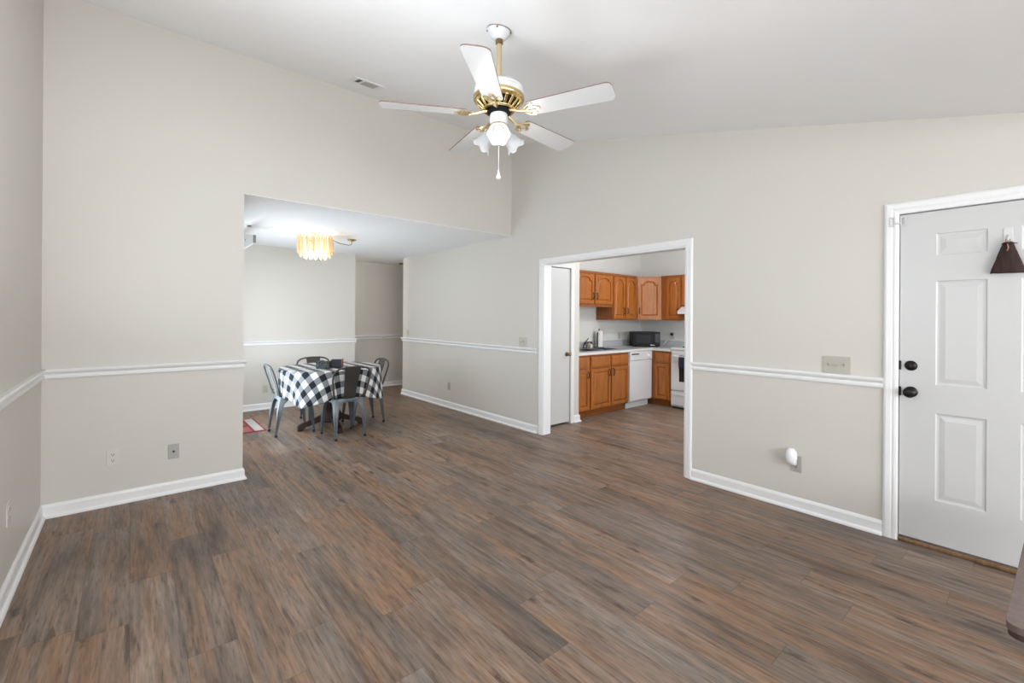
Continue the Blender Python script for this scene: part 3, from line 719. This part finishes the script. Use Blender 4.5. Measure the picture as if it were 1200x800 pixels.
# ------------------------------------------------------------------ dining table and cloth
TX, TY, TR, TZ = 1.90, 5.70, .575, .752
tb = thing('dining_table', 'round dark wood pedestal dining table under a checked cloth', 'table', (TX, TY, 0))
bm = new(); lathe(bm, [(0, .722), (TR-.03, .722), (TR-.012, .728), (TR-.010, .740), (TR-.018, .746), (0, .746)], 48); obj('tabletop', bm, M['darkwood'], tb, 0, 40)
bm = new(); lathe(bm, [(.20, .722), (.18, .69), (.07, .66), (.055, .60), (.075, .50), (.105, .40), (.085, .30), (.065, .26), (.10, .22), (.12, .17), (.12, .09), (.08, .07), (0, .07)], 28); obj('pedestal', bm, M['darkwood'], tb, 0, 40)
for i in range(4):
    a = math.radians(-4 + 90*i)
    bm = new(); n = 8; V = []
    for j in range(n):
        t = j/(n-1); x = .08 + .30*t; zt = .19 - .12*t**.7 if t < .85 else .085 - .02*(t-.85)/.15; zl = .10 - .08*t; w = .040
        if j == n-1: zt = .06
        zl = 0.012 if t > .75 else zl
        V.append([bm.verts.new((x, -w, zl)), bm.verts.new((x, w, zl)), bm.verts.new((x, w*.8, zt)), bm.verts.new((x, -w*.8, zt))])
    for p, q in zip(V, V[1:]):
        for k in range(4): bm.faces.new((p[k], p[(k+1)%4], q[(k+1)%4], q[k]))
    bm.faces.new(V[0]); bm.faces.new(V[-1])
    box(bm, (.335, -.035, 0), (.385, .035, .014))
    T(bm, bm.verts[:], Matrix.Rotation(a, 4, 'Z')); obj('foot', bm, M['darkwood'], tb, .006)
# cloth
bm = new(); uvl = bm.loops.layers.uv.new('cloth'); NTH, NR, ND = 192, 10, 22; flat = {}
def hem(th):      # how far the cloth hangs below the table edge
    c = abs(math.cos(2*th)); return .305 + .095*(1-c)**.8
rings = []
for i in range(1, NR+1):
    rr = TR*i/NR; ring = []
    for k in range(NTH):
        th = 2*PI*k/NTH; v = bm.verts.new((rr*math.cos(th), rr*math.sin(th), TZ)); flat[v] = (rr*math.cos(th), rr*math.sin(th)); ring.append(v)
    rings.append(ring)
for i in range(1, ND+1):
    t = i/ND; ring = []
    for k in range(NTH):
        th = 2*PI*k/NTH; h = hem(th); s = h*t
        fold = (.5*math.sin(8*th+.6) + .32*math.sin(13*th+2.1) + .25*math.sin(5*th + 1.0))
        corner = max(0, 1-abs(math.cos(2*th)))**2
        r = TR + .012*min(1, s/.02) + (.014 + .040*corner)*t + .034*fold*t**1.2*(1+.5*corner)
        # pushed in a little where the chair backs stand
        for ca in (-PI/2, 0, PI/2, PI):
            dd = (th-ca+PI) % (2*PI) - PI; r -= .030*math.exp(-(dd/.33)**2)*t
        z = TZ - (s if s > .02 else s*s/.04 + .0) - (.0 if s <= .02 else -.01)
        v = bm.verts.new((r*math.cos(th), r*math.sin(th), z)); q = TR + s; flat[v] = (q*math.cos(th), q*math.sin(th)); ring.append(v)
    rings.append(ring)
cv = bm.verts.new((0, 0, TZ)); flat[cv] = (0, 0)
fs = []
for k in range(NTH): fs.append(bm.faces.new((cv, rings[0][k], rings[0][(k+1)%NTH])))
for a, b in zip(rings, rings[1:]):
    for k in range(NTH): fs.append(bm.faces.new((a[k], b[k], b[(k+1)%NTH], a[(k+1)%NTH])))
for f in fs:
    f.smooth = True
    for l in f.loops: l[uvl].uv = flat[l.vert]
cl = obj('tablecloth', bm, M['cloth']); cl.location = (TX, TY, 0)
md = cl.modifiers.new('thick', 'SOLIDIFY'); md.thickness = .003; md.offset = 1
tag(cl, 'black and white buffalo check tablecloth draped over the round dining table', 'tablecloth')

# things on the table
nb = thing('wire_caddy', 'dark grey metal table caddy with round ornament, left of the navy box', 'caddy', (1.745, 5.50, TZ+.006), math.radians(-38))
bm = new(); box(bm, (-.075, -.045, 0), (.075, .045, .008)); box(bm, (-.075, .037, .008), (.075, .045, .085)); box(bm, (-.075, -.045, .008), (-.067, .037, .085)); box(bm, (.067, -.045, .008), (.075, .037, .085)); box(bm, (-.067, -.045, .008), (.067, -.038, .055)); obj('caddy_body', bm, M['steeldark'], nb, .002)
bm = new(); tube(bm, [(.048*math.cos(a), -.050, .050+.048*math.sin(a)) for a in [2*PI*i/28 for i in range(28)]], .006, 8, True); tube(bm, [(.025*math.cos(a), -.050, .050+.025*math.sin(a)) for a in [2*PI*i/20 for i in range(20)]], .005, 8, True)
for a in (0, PI/2, PI, 3*PI/2): tube(bm, [(.025*math.cos(a), -.05, .05+.025*math.sin(a)), (.048*math.cos(a), -.05, .05+.048*math.sin(a))], .004, 6)
obj('ring_ornament', bm, M['steel'], nb)
bx = thing('napkin_box', 'navy box with red brown end panel on the checked tablecloth', 'box', (1.90, 5.50, TZ+.006), math.radians(-30)); bx.scale = (.75, .8, .92)
bm = new(); prism(bm, rect(-.085, -.055, .085, .055), 0, .008, lambda u, v, d: (u, v, d)); box(bm, (-.085, -.055, .008), (.085, -.047, .105)); box(bm, (-.085, .047, .008), (.085, .055, .105)); box(bm, (-.085, -.047, .008), (-.077, .047, .105)); obj('box_body', bm, M['navybox'], bx, .002)
bm = new(); box(bm, (.077, -.056, .006), (.089, .056, .112)); obj('end_panel', bm, M['redbrown'], bx, .003)
bm = new()
for i in range(5): box(bm, (-.07, -.040+.016*i, .01), (.07, -.030+.016*i, .085+.004*(i % 2)))
obj('napkins', bm, M['paper'], bx)

# ------------------------------------------------------------------ metal dining chairs
def leg_mesh(sx, sy):
    """sheet steel leg: an L section wrapped round the seat corner, tapering to the foot"""
    bm = new(); n = 12; V = []
    top = Vector((sx*.162, sy*.160, .448)); foot = Vector((sx*(.176 if sy < 0 else .186), sy*(.218 if sy < 0 else .205), .022))
    th = .006
    for i in range(n):
        t = i/(n-1); c = top.lerp(foot, t); bow = .020*math.sin(PI*t)*(1-t); c += Vector((sx*bow, sy*bow, 0))
        w = .014 + .052*(1-t)**.95 + .085*max(0, (.22-t)/.22)**2
        rd = min(.012, w*.4)
        P = [(-w, 0), (-rd, 0), (-rd*.3, -rd*.3), (0, -rd), (0, -w), (-th, -w), (-th, -rd-.003), (-rd-.003, -th), (-w, -th)]
        V.append([bm.verts.new(c + Vector((sx*p[0], sy*p[1], 0))) for p in P])
    m = len(V[0])
    for p, q in zip(V, V[1:]):
        for k in range(m): bm.faces.new((p[k], p[(k+1)%m], q[(k+1)%m], q[k]))
    bm.faces.new(V[0]); bm.faces.new(V[-1])
    # pressed rib down the outside of the corner
    tube(bm, [top.lerp(foot, t) + Vector((sx, sy, 0))*(.020*math.sin(PI*t)*(1-t) - .004) for t in (.32, .5, .7, .97)], [.006, .011, .011, .008], 8)
    return bm
def make_chair(label):
    t = thing('dining_chair', label, 'chair', (0, 0, 0), 0, 'metal cafe chairs around the dining table')
    bm = new(); n = 32; V = []
    def sq(r, z, dz=0):
        ring = []
        for i in range(n):
            a = 2*PI*i/n; c, s = math.cos(a), math.sin(a); p = 5.0
            k = 1/((abs(c)**p + abs(s)**p)**(1/p)); ring.append(bm.verts.new((r*k*c*1.0, r*k*s*1.0, z)))
        return ring
    rs = [sq(.02, .444), sq(.10, .444), sq(.145, .447), sq(.160, .453), sq(.168, .452), sq(.171, .445), sq(.171, .405), sq(.167, .405), sq(.166, .440), sq(.10, .438), sq(.02, .438)]
    for a, b in zip(rs, rs[1:]):
        for k in range(n): bm.faces.new((a[k], a[(k+1)%n], b[(k+1)%n], b[k]))
    bm.faces.new(rs[0]); bm.faces.new(rs[-1]); obj('seat', bm, M['steel'], t, 0, 35)
    for sx in (-1, 1):
        for sy in (-1, 1):
            lg = obj('leg', leg_mesh(sx, sy), M['steel'], t, 0, 35)
            bm = new(); fx, fy = sx*(.176 if sy < 0 else .186), sy*(.218 if sy < 0 else .205)
            lathe(bm, [(.012, 0), (.016, .004), (.015, .024), (.010, .028)], 12, Matrix.Translation((fx-sx*.008, fy-sy*.008, 0))); obj('foot_cap', bm, M['rubber'], lg, 0, 40)
    # bent tube back: rises from the rear corners, widens, arches over
    bm = new(); pts = []
    L = [(.150, -.135, .448), (.172, -.172, .462), (.186, -.190, .52), (.201, -.210, .60), (.213, -.232, .675), (.213, -.247, .728), (.197, -.259, .768), (.160, -.266, .793), (.100, -.270, .807), (0, -.271, .811)]
    pts = [(-x, y, z) for x, y, z in L] + [(x, y, z) for x, y, z in reversed(L[:-1])]
    tube(bm, pts, .0105, 10); obj('back_frame', bm, M['steeldark'], t)
    bm = new(); V = []
    for y, z, w in ((-.166, .440, .066), (-.182, .50, .068), (-.205, .59, .074), (-.232, .68, .082), (-.256, .76, .089), (-.269, .811, .092)):
        V.append([bm.verts.new((-w, y, z)), bm.verts.new((-w*.5, y-.004, z)), bm.verts.new((w*.5, y-.004, z)), bm.verts.new((w, y, z)), bm.verts.new((w, y+.005, z)), bm.verts.new((w*.5, y+.002, z)), bm.verts.new((-w*.5, y+.002, z)), bm.verts.new((-w, y+.005, z))])
    for p, q in zip(V, V[1:]):
        for k in range(8): bm.faces.new((p[k], p[(k+1)%8], q[(k+1)%8], q[k]))
    bm.faces.new(V[0]); bm.faces.new(V[-1]); obj('back_splat', bm, M['steeldark'], t, 0, 40)
    bm = new()
    for s in (-1, 1): tube(bm, [(s*.165, -.06, .444), (s*.176, -.12, .462), (s*.183, -.172, .500)], .007, 8)
    obj('arm_brace', bm, M['steeldark'], t)
    return t
ch0 = make_chair('gunmetal metal dining chair nearest the camera, its back to the living room')
ch0.location = (1.885, 5.232, 0); ch0.rotation_euler = (0, 0, math.radians(2))
dup(ch0, (1.465, 5.765, 0), math.radians(-90), 'metal dining chair at the left side of the table by the red mat')
dup(ch0, (2.305, 5.70, 0), math.radians(90), 'metal dining chair at the right side of the table towards the hall')
dup(ch0, (1.91, 6.20, 0), math.radians(180), 'metal dining chair behind the table against the far dining wall')

# door mat
bm = new()
def slab(x0, y0, x1, y1, z1, mi): box(bm, (x0, y0, 0 if mi == 0 else .008), (x1, y1, z1), None, mi)
slab(.80, 6.0, 1.245, 6.79, .008, 0); slab(1.128, 6.03, 1.222, 6.765, .0095, 2); slab(.84, 6.03, 1.10, 6.30, .0095, 1); slab(.84, 6.42, 1.10, 6.765, .0095, 1); slab(.90, 6.335, 1.04, 6.385, .0095, 2)
tag(obj('door_mat', bm, [M['rugred'], M['rugpink'], M['rugwhite']]), 'red woven mat with off white stripe on the floor beside the dining chairs', 'mat')

# ------------------------------------------------------------------ kitchen
def pull(bm, fmap, u, z, L=.085):
    tube(bm, [fmap(u, z-L/2, .004), fmap(u, z-L/2+.008, .020), fmap(u, z-L*.2, .027), fmap(u, z+L*.2, .027), fmap(u, z+L/2-.008, .020), fmap(u, z+L/2, .004)], .0068, 8)
RAISED = [(.001, -.014), (.007, -.014), (.024, -.003), (.030, -.001)]
def arch_panel(u0, z0, u1, z1):
    """cathedral arch top panel"""
    w = u1-u0; sh = min(.055, w*.30); pts = [(u0, z0), (u1, z0), (u1, z1-sh)]
    N_ = 12; uc = (u0+u1)/2
    pts.append((u1 - w*.10, z1-sh))
    for i in range(N_+1):
        a = PI*i/N_; x = uc + (w*.36)*math.cos(a); pts.append((x, z1 - sh + sh*(math.sin(a)**.8 if math.sin(a) > 0 else 0)))
    pts += [(u0 + w*.10, z1-sh), (u0, z1-sh)]
    out = []
    for p in pts:
        if not out or (Vector(p)-Vector(out[-1])).length > .002: out.append(p)
    return out
def cab_door(parent, fmap, u0, z0, u1, z1, arch, handle_u, handle_z, st=.052):
    bm = new()
    pn = arch_panel(u0+st, z0+st, u1-st, z1-st*.85) if arch else rect(u0+st, z0+st, u1-st, z1-st)
    panel_slab(bm, rect(u0, z0, u1, z1), [pn], .019, lambda u, v, d: fmap(u, v, .020+d), RAISED)
    d = obj('door', bm, M['oak'], parent)
    if handle_u is not None:
        bm = new(); pull(bm, lambda u, v, e: fmap(u, v, .018+e), handle_u, handle_z, .095); obj('handle', bm, M['darkpull'], d)
    return d
def cab_drawer(parent, fmap, u0, z0, u1, z1):
    bm = new(); panel_slab(bm, rect(u0, z0, u1, z1), [rect(u0+.012, z0+.012, u1-.012, z1-.012)], .019, lambda u, v, d: fmap(u, v, .014+d), [(.008, .005), (.012, .006)]); return obj('drawer', bm, M['oak'], parent)
G = 'honey oak base cabinets'; GU = 'honey oak wall cabinets'
kf = onY(4.0)
def base_cab(label, u0, u1, doors, fmap, back, toe=.075, toe_ext=0):
    t = thing('base_cabinet', label, 'cabinet', (0, 0, 0), 0, G)
    bm = new(); prism(bm, rect(u0, .10, u1, .863), -back, 0, fmap); obj('carcass', bm, M['oakdark'], t)
    bm = new(); prism(bm, rect(u0, 0, u1 + toe_ext, .10), -back, -toe, fmap); prism(bm, rect(u0, 0, u1, .016), -toe, -toe+.012, fmap); obj('toe_kick', bm, M['oakdark'], t)
    for (a, b, hu) in doors:
        cab_door(t, fmap, a, .118, b, .668, False, hu, .600, .045)
        cab_drawer(t, fmap, a, .688, b, .838)
    return t
base_cab('narrow honey oak base cabinet at the left end of the sink run', 4.545, 4.81, [(4.56, 4.795, 4.755)], kf, .60)
base_cab('wide honey oak sink base cabinet with two doors left of the dishwasher', 4.812, 5.708, [(4.828, 5.262, 5.222), (5.285, 5.692, 5.322)], kf, .60)
fR = onX(6.33)
base_cab('honey oak corner base cabinet between dishwasher and white stove', 3.66, 3.995, [(3.685, 3.92, None)], fR, .60, .075, .09)

# dishwasher
dw = thing('dishwasher', 'white dishwasher with control panel beside the oak sink cabinet', 'dishwasher', (0, 0, 0))
bm = new(); box(bm, (5.722, 4.0, .10), (6.318, 4.58, .862)); obj('tub', bm, M['white'], dw)
bm = new(); box(bm, (5.724, 3.978, .115), (6.316, 4.0, .728)); obj('door', bm, M['white'], dw, .006)
bm = new(); box(bm, (5.724, 3.972, .734), (6.316, 4.0, .860)); cp = obj('control_panel', bm, M['white'], dw, .006)
bm = new(); box(bm, (5.76, 3.968, .820), (5.95, 3.976, .836)); obj('vent_slot', bm, M['dark'], cp)
bm = new(); lathe(bm, [(.026, 0), (.024, .016), (0, .018)], 20, Matrix.Translation((6.21, 3.972, .795)) @ Matrix.Rotation(PI/2, 4, 'X')); obj('dial', bm, M['doorknobw'], cp, 0, 40)
bm = new(); box(bm, (5.724, 4.05, .0), (6.316, 4.07, .10)); obj('kick_plate', bm, M['white'], dw)

# countertop with backsplash
bm = new()
sx0, sx1, sy0, sy1 = 4.84, 5.66, 4.07, 4.50
ol = [(4.545, 3.972), (6.302, 3.972), (6.302, 3.657), (6.948, 3.657), (6.948, 4.608), (4.545, 4.608)]
prism(bm, ol, .866, .905, lambda u, v, d: (u, v, d), holes=[rect(sx0+.01, sy0+.01, sx1-.01, sy1-.01)])
ct = tag(obj('countertop', bm, [M['counter'], M['counteredge']], None, .004), 'pale grey laminate kitchen countertop running round the corner above the oak cabinets', 'countertop')
for p in ct.data.polygons:
    if abs(p.normal.z) < .5: p.material_index = 1
bm = new(); box(bm, (4.545, 4.588, .905), (6.948, 4.608, 1.005)); box(bm, (6.928, 3.657, .905), (6.948, 4.588, 1.005)); obj('backsplash', bm, M['counter'], ct, .003)
# sink
sk = thing('kitchen_sink', 'double bowl stainless steel sink set in the grey countertop', 'sink', (0, 0, 0))
bm = new(); xm = (sx0+sx1)/2
prism(bm, rect(sx0-.01, sy0-.01, sx1+.01, sy1+.01), .905, .911, lambda u, v, d: (u, v, d), holes=[rect(sx0+.03, sy0+.03, xm-.02, sy1-.09), rect(xm+.02, sy0+.03, sx1-.03, sy1-.09)]); obj('sink_rim', bm, M['stain'], sk, .002)
for a, b in ((sx0+.03, xm-.02), (xm+.02, sx1-.03)):
    bm = new(); y0, y1 = sy0+.03, sy1-.09; z0, z1 = .745, .909
    A = [bm.verts.new(p) for p in ((a, y0, z1), (b, y0, z1), (b, y1, z1), (a, y1, z1))]; B = [bm.verts.new(p) for p in ((a+.02, y0+.02, z0), (b-.02, y0+.02, z0), (b-.02, y1-.02, z0), (a+.02, y1-.02, z0))]
    for k in range(4): bm.faces.new((A[k], A[(k+1)%4], B[(k+1)%4], B[k]))
    bm.faces.new(B); obj('sink_bowl', bm, M['stainless_dark'], sk)
fc = thing('faucet', 'dark chrome kitchen faucet with raised lever behind the sink', 'faucet', (5.235, 4.455, .911))
bm = new(); lathe(bm, [(.030, 0), (.030, .008), (.022, .014), (.020, .07), (.016, .08), (0, .084)], 18); obj('faucet_body', bm, M['chrome'], fc, 0, 40)
bm = new(); tube(bm, [(0, 0, .05), (-.005, -.04, .085), (-.01, -.10, .105), (-.012, -.16, .095), (-.012, -.175, .075)], .011, 10); obj('spout', bm, M['chrome'], fc)
bm = new(); tube(bm, [(0, 0, .08), (.02, -.012, .105), (.055, -.035, .155)], [.013, .010, .008], 8); obj('lever', bm, M['chrome'], fc)
for x, lab, mm in ((5.335, 'small soap bottle next to the faucet', 'soap'), (5.412, 'small pump bottle right of the other soap bottle by the sink', 'clearpl')):
    sb = thing('soap_bottle', lab, 'bottle', (x, 4.475, .911), 0, 'soap bottles behind the sink')
    bm = new(); lathe(bm, [(.024, 0), (.026, .008), (.026, .052), (.018, .064), (.010, .068), (.010, .074)], 16); obj('bottle_body', bm, M[mm], sb, 0, 40)
    bm = new(); lathe(bm, [(.011, .072), (.011, .082), (.004, .084), (.004, .098), (0, .098)], 12); tube(bm, [(0, 0, .096), (0, -.022, .094), (0, -.028, .088)], .004, 6); obj('pump_head', bm, M['black'], sb, 0, 40)
# paper towel
pt = thing('paper_towel_holder', 'black paper towel stand on the countertop holding a white roll', 'towel holder', (5.675, 4.525, .905))
bm = new(); lathe(bm, [(.078, 0), (.080, .006), (.074, .012), (0, .012)], 28); obj('stand_base', bm, M['black'], pt, 0, 40)
bm = new(); tube(bm, [(0, 0, .01), (0, 0, .285)], .006, 8); lathe(bm, [(0, .275), (.012, .283), (.010, .296), (0, .300)], 12); obj('post', bm, M['black'], pt, 0, 40)
bm = new(); tube(bm, [(-.068, -.02, .01), (-.070, -.02, .16), (-.068, -.02, .225), (-.055, -.016, .235)], .010, 8); obj('tension_arm', bm, M['black'], pt)
pr = thing('paper_towel_roll', 'white paper towel roll on the black stand beside the sink', 'paper towel', (5.675, 4.525, .918))
bm = new(); lathe(bm, [(.010, 0), (.056, 0), (.056, .252), (.020, .252), (.020, .246), (.010, .246)], 32); obj('roll', bm, M['paper'], pr, 0, 40)
# microwave
mw = thing('microwave', 'black microwave oven set diagonally in the counter corner', 'microwave', (6.57, 4.28, .905), math.radians(-45))
bm = new(); box(bm, (-.22, -.145, .012), (.22, .16, .245)); obj('oven_case', bm, M['black'], mw, .006)
bm = new(); prism(bm, rect(-.218, .016, .118, .243), .145, .162, lambda u, v, d: (u, -d, v)); mdr = obj('oven_door', bm, M['black'], mw, .004)
bm = new(); prism(bm, rect(-.165, .065, .065, .195), .162, .1635, lambda u, v, d: (u, -d, v)); obj('door_window', bm, mat('microwave_window_mesh', (.022, .022, .024), .4, spec=.2), mdr)
bm = new(); prism(bm, rect(.121, .016, .218, .243), .145, .160, lambda u, v, d: (u, -d, v)); mcp = obj('control_panel', bm, M['black'], mw, .004)
bm = new(); prism(bm, rect(.135, .075, .205, .215), .160, .1615, lambda u, v, d: (u, -d, v)); obj('keypad', bm, mat('grey_keypad', (.06, .06, .063), .5, spec=.2), mcp)
bm = new(); prism(bm, rect(.06, .022, .13, .034), .1615, .166, lambda u, v, d: (u, -d, v)); obj('door_badge', bm, M['stain'], mdr)
bm = new()
for a, b in ((-.18, -.11), (.18, -.11), (.18, .12), (-.18, .12)): lathe(bm, [(.012, 0), (.014, .014)], 10, Matrix.Translation((a, b, 0)))
obj('rubber_feet', bm, M['rubber'], mw)
# power plug with cord
pc = thing('power_cord', 'black plug and grey cord running from the wall outlet to the microwave', 'cord', (6.942, 3.99, 1.105))
bm = new(); box(bm, (-.04, -.018, -.020), (0, .018, .022)); obj('plug', bm, M['black'], pc, .005)
bm = new(); tube(bm, [(-.035, 0, -.005), (-.075, .012, -.05), (-.105, .045, -.11), (-.125, .09, -.165), (-.13, .14, -.19), (-.115, .20, -.19)], .006, 8); obj('cord', bm, M['greyplate'], pc)

# stove with hood
st = thing('stove', 'white freestanding electric stove right of the corner cabinet', 'stove', (0, 0, 0))
y0, y1 = 2.893, 3.653
bm = new(); box(bm, (6.345, y0, .03), (6.945, y1, .895)); obj('stove_body', bm, M['white'], st, .004)
bm = new(); box(bm, (6.31, y0, .895), (6.945, y1, .93)); obj('cooktop', bm, M['white'], st, .010)
bm = new(); box(bm, (6.325, y0+.005, .835), (6.345, y1-.005, .893)); obj('front_rail', bm, M['white'], st, .004)
bm = new(); prism(bm, rect(y0+.005, .285, y1-.005, .828), -.015, .015, fR, holes=[]); od = obj('oven_door', bm, M['white'], st, .008)
bm = new(); prism(bm, rect(y0+.14, .42, 3.512, .735), .015, .017, fR); obj('oven_window', bm, M['glassdark'], od)
bm = new(); tube(bm, [(6.300, y0+.07, .80), (6.270, y0+.07, .80), (6.268, y0+.10, .80), (6.268, y1-.10, .80), (6.270, y1-.07, .80), (6.315, y1-.07, .80)], .012, 10); obj('handle', bm, M['white'], od)
bm = new(); prism(bm, rect(y0+.005, .055, y1-.005, .268), -.015, .012, fR); dr = obj('drawer', bm, M['white'], st, .006)
bm = new(); box(bm, (6.312, y0+.06, .205), (6.322, y1-.06, .230)); obj('drawer_pull', bm, M['white'], dr, .003)
bm = new(); box(bm, (6.36, y0+.01, 0), (6.90, y1-.01, .03)); obj('plinth', bm, M['dark'], st)
bm = new(); box(bm, (6.90, y0, .93), (6.945, y1, 1.10)); obj('back_panel', bm, M['white'], st, .006)
for a, b, r in ((6.50, 3.47, .075), (6.75, 3.45, .095), (6.50, 3.07, .095), (6.75, 3.09, .075)):
    bm = new()
    for q in (1, .75, .5): tube(bm, [(a+r*q*math.cos(t), b+r*q*math.sin(t), .937) for t in [2*PI*i/28 for i in range(28)]], .006, 6, True)
    obj('burner', bm, M['black'], st)
# dish towel on the oven handle
bm = new(); V = []
for i in range(15):
    t = i/14
    row = []
    for j in range(13):
        yy = 3.30 + .19*j/12 + .004*math.sin(i*.7)
        if t < .5: x, z = 6.252 - .012*math.sin(PI*t*2)*.3 - .006*math.sin(j*1.3)*(1-t*2), .62 + .19*(t/.5)
        else: x, z = 6.286 + .002*math.sin(j*1.3), .81 - .13*((t-.5)/.5)
        if abs(t-.5) < .04: x, z = 6.268, .818
        row.append(bm.verts.new((x, yy + (.012*math.cos(j/12*PI)*(1-t*2) if t < .5 else 0), z)))
    V.append(row)
for p, q in zip(V, V[1:]):
    for j in range(12): bm.faces.new((p[j], p[j+1], q[j+1], q[j])).smooth = True
dt = tag(obj('dish_towel', bm, M['navy']), 'navy dish towel hanging over the oven door handle', 'towel'); md = dt.modifiers.new('thick', 'SOLIDIFY'); md.thickness = .006; md.offset = 0
hd = thing('range_hood', 'white range hood under the wall cabinet above the stove', 'range hood', (0, 0, 0))
bm = new(); prism(bm, [(6.46, 1.445), (6.46, 1.49), (6.60, 1.56), (6.948, 1.56), (6.948, 1.445)], 2.893, 3.632, lambda u, v, d: (u, d, v)); obj('hood_shell', bm, M['white'], hd, .004)
bm = new(); box(bm, (6.50, 2.93, 1.438), (6.93, 3.60, 1.446)); obj('grease_filter', bm, M['dark'], hd)

# wall cabinets
def wall_cab(label, u0, u1, z0, z1, doors, fmap, depth, rail=0):
    t = thing('wall_cabinet', label, 'cabinet', (0, 0, 0), 0, GU)
    bm = new(); prism(bm, rect(u0, z0, u1, z1), -depth, 0, fmap); prism(bm, rect(u0, z1-.02, u1, z1+.012), 0, .014, fmap)
    if rail: prism(bm, rect(u0, z0-.022, u1, z0+.012), -.03, .010, fmap)
    obj('carcass', bm, M['oakdark'], t)
    for a, b, hu, hz in doors: cab_door(t, fmap, a, z0+.022, b, z1-.03, True, hu, hz, .046)
    return t
uf = onY(4.29)
wall_cab('short honey oak wall cabinet above the sink', 4.80, 5.698, 1.565, 2.055, [(4.815, 5.238, 5.205, 1.70), (5.262, 5.685, 5.295, 1.70)], uf, .318, 1)
wall_cab('tall honey oak two door wall cabinet between the sink cabinet and the corner unit', 5.70, 6.338, 1.345, 2.055, [(5.715, 6.008, 5.975, 1.49), (6.03, 6.325, 6.063, 1.49)], uf, .318)
dg = thing('corner_wall_cabinet', 'honey oak diagonal corner wall cabinet above the microwave', 'cabinet', (0, 0, 0), 0, GU)
bm = new(); prism(bm, [(6.34, 4.29), (6.632, 4.0), (6.948, 4.0), (6.948, 4.608), (6.34, 4.608)], 1.345, 2.06, lambda u, v, d: (u, v, d)); obj('carcass', bm, M['oakdark'], dg)
dv = (Vector((6.632, 4.0, 0)) - Vector((6.34, 4.29, 0))); dl = dv.length; dv.normalize(); dn = Vector((dv.y, -dv.x, 0))
if dn.dot(Vector((-1, -1, 0))) < 0: dn = -dn
fD = lambda u, v, d: tuple(Vector((6.34, 4.29, 0)) + dv*u + dn*d + Vector((0, 0, v)))
cab_door(dg, fD, .018, 1.362, dl-.018, 2.03, True, .048, 1.50, .050)
uX = onX(6.62)
wall_cab('honey oak single door wall cabinet between the corner unit and the range hood', 3.648, 3.998, 1.345, 2.055, [(3.668, 3.905, 3.695, 1.49)], uX, .328)
wall_cab('short honey oak wall cabinet above the white range hood', 2.893, 3.644, 1.565, 2.055, [(3.285, 3.63, 3.32, 1.70), (2.905, 3.262, 3.235, 1.70)], uX, .328)

# pantry door
bm = new(); panel_slab(bm, rect(3.834, .022, 4.371, 2.014), [], .035, onY(3.968), [])
pd = struct('door_2', bm, M['door'], None, .002)
bm = new(); knob(bm, (4.315, 3.968, .905), (0, -1, 0), [(.030, 0), (.030, .004), (.024, .008), (.011, .012), (.011, .032), (.020, .038), (.027, .048), (.026, .058), (.016, .064), (0, .065)]); obj('door_knob', bm, M['antique'], pd, 0, 40)

# ------------------------------------------------------------------ bench at the right edge
be = thing('bench', 'taupe wooden bench with dark edge at the right border near the entry door', 'bench', (2.06, .062, 0), math.radians(-2))
def rrect(x0, y0, x1, y1, r, n=6):
    pts = []
    for cx_, cy_, a0 in ((x1-r, y1-r, 0), (x0+r, y1-r, PI/2), (x0+r, y0+r, PI), (x1-r, y0+r, 3*PI/2)):
        for i in range(n+1): a = a0 + PI/2*i/n; pts.append((cx_ + r*math.cos(a), cy_ + r*math.sin(a)))
    return pts
bm = new(); prism(bm, rrect(0, -.42, 1.15, 0, .035), .428, .45, lambda u, v, d: (u, v, d)); obj('seat', bm, M['bench'], be, .006)
bm = new(); prism(bm, rrect(.004, -.416, 1.146, -.004, .033), .408, .428, lambda u, v, d: (u, v, d)); obj('edge_band', bm, M['benchdark'], be, .003)
for x in (.065, 1.085):
    for y in (-.06, -.36):
        bm = new(); lathe(bm, [(.012, 0), (.020, .40), (.020, .409)], 14, Matrix.Translation((x, y, 0))); obj('leg', bm, M['benchdark'], be, 0, 40)
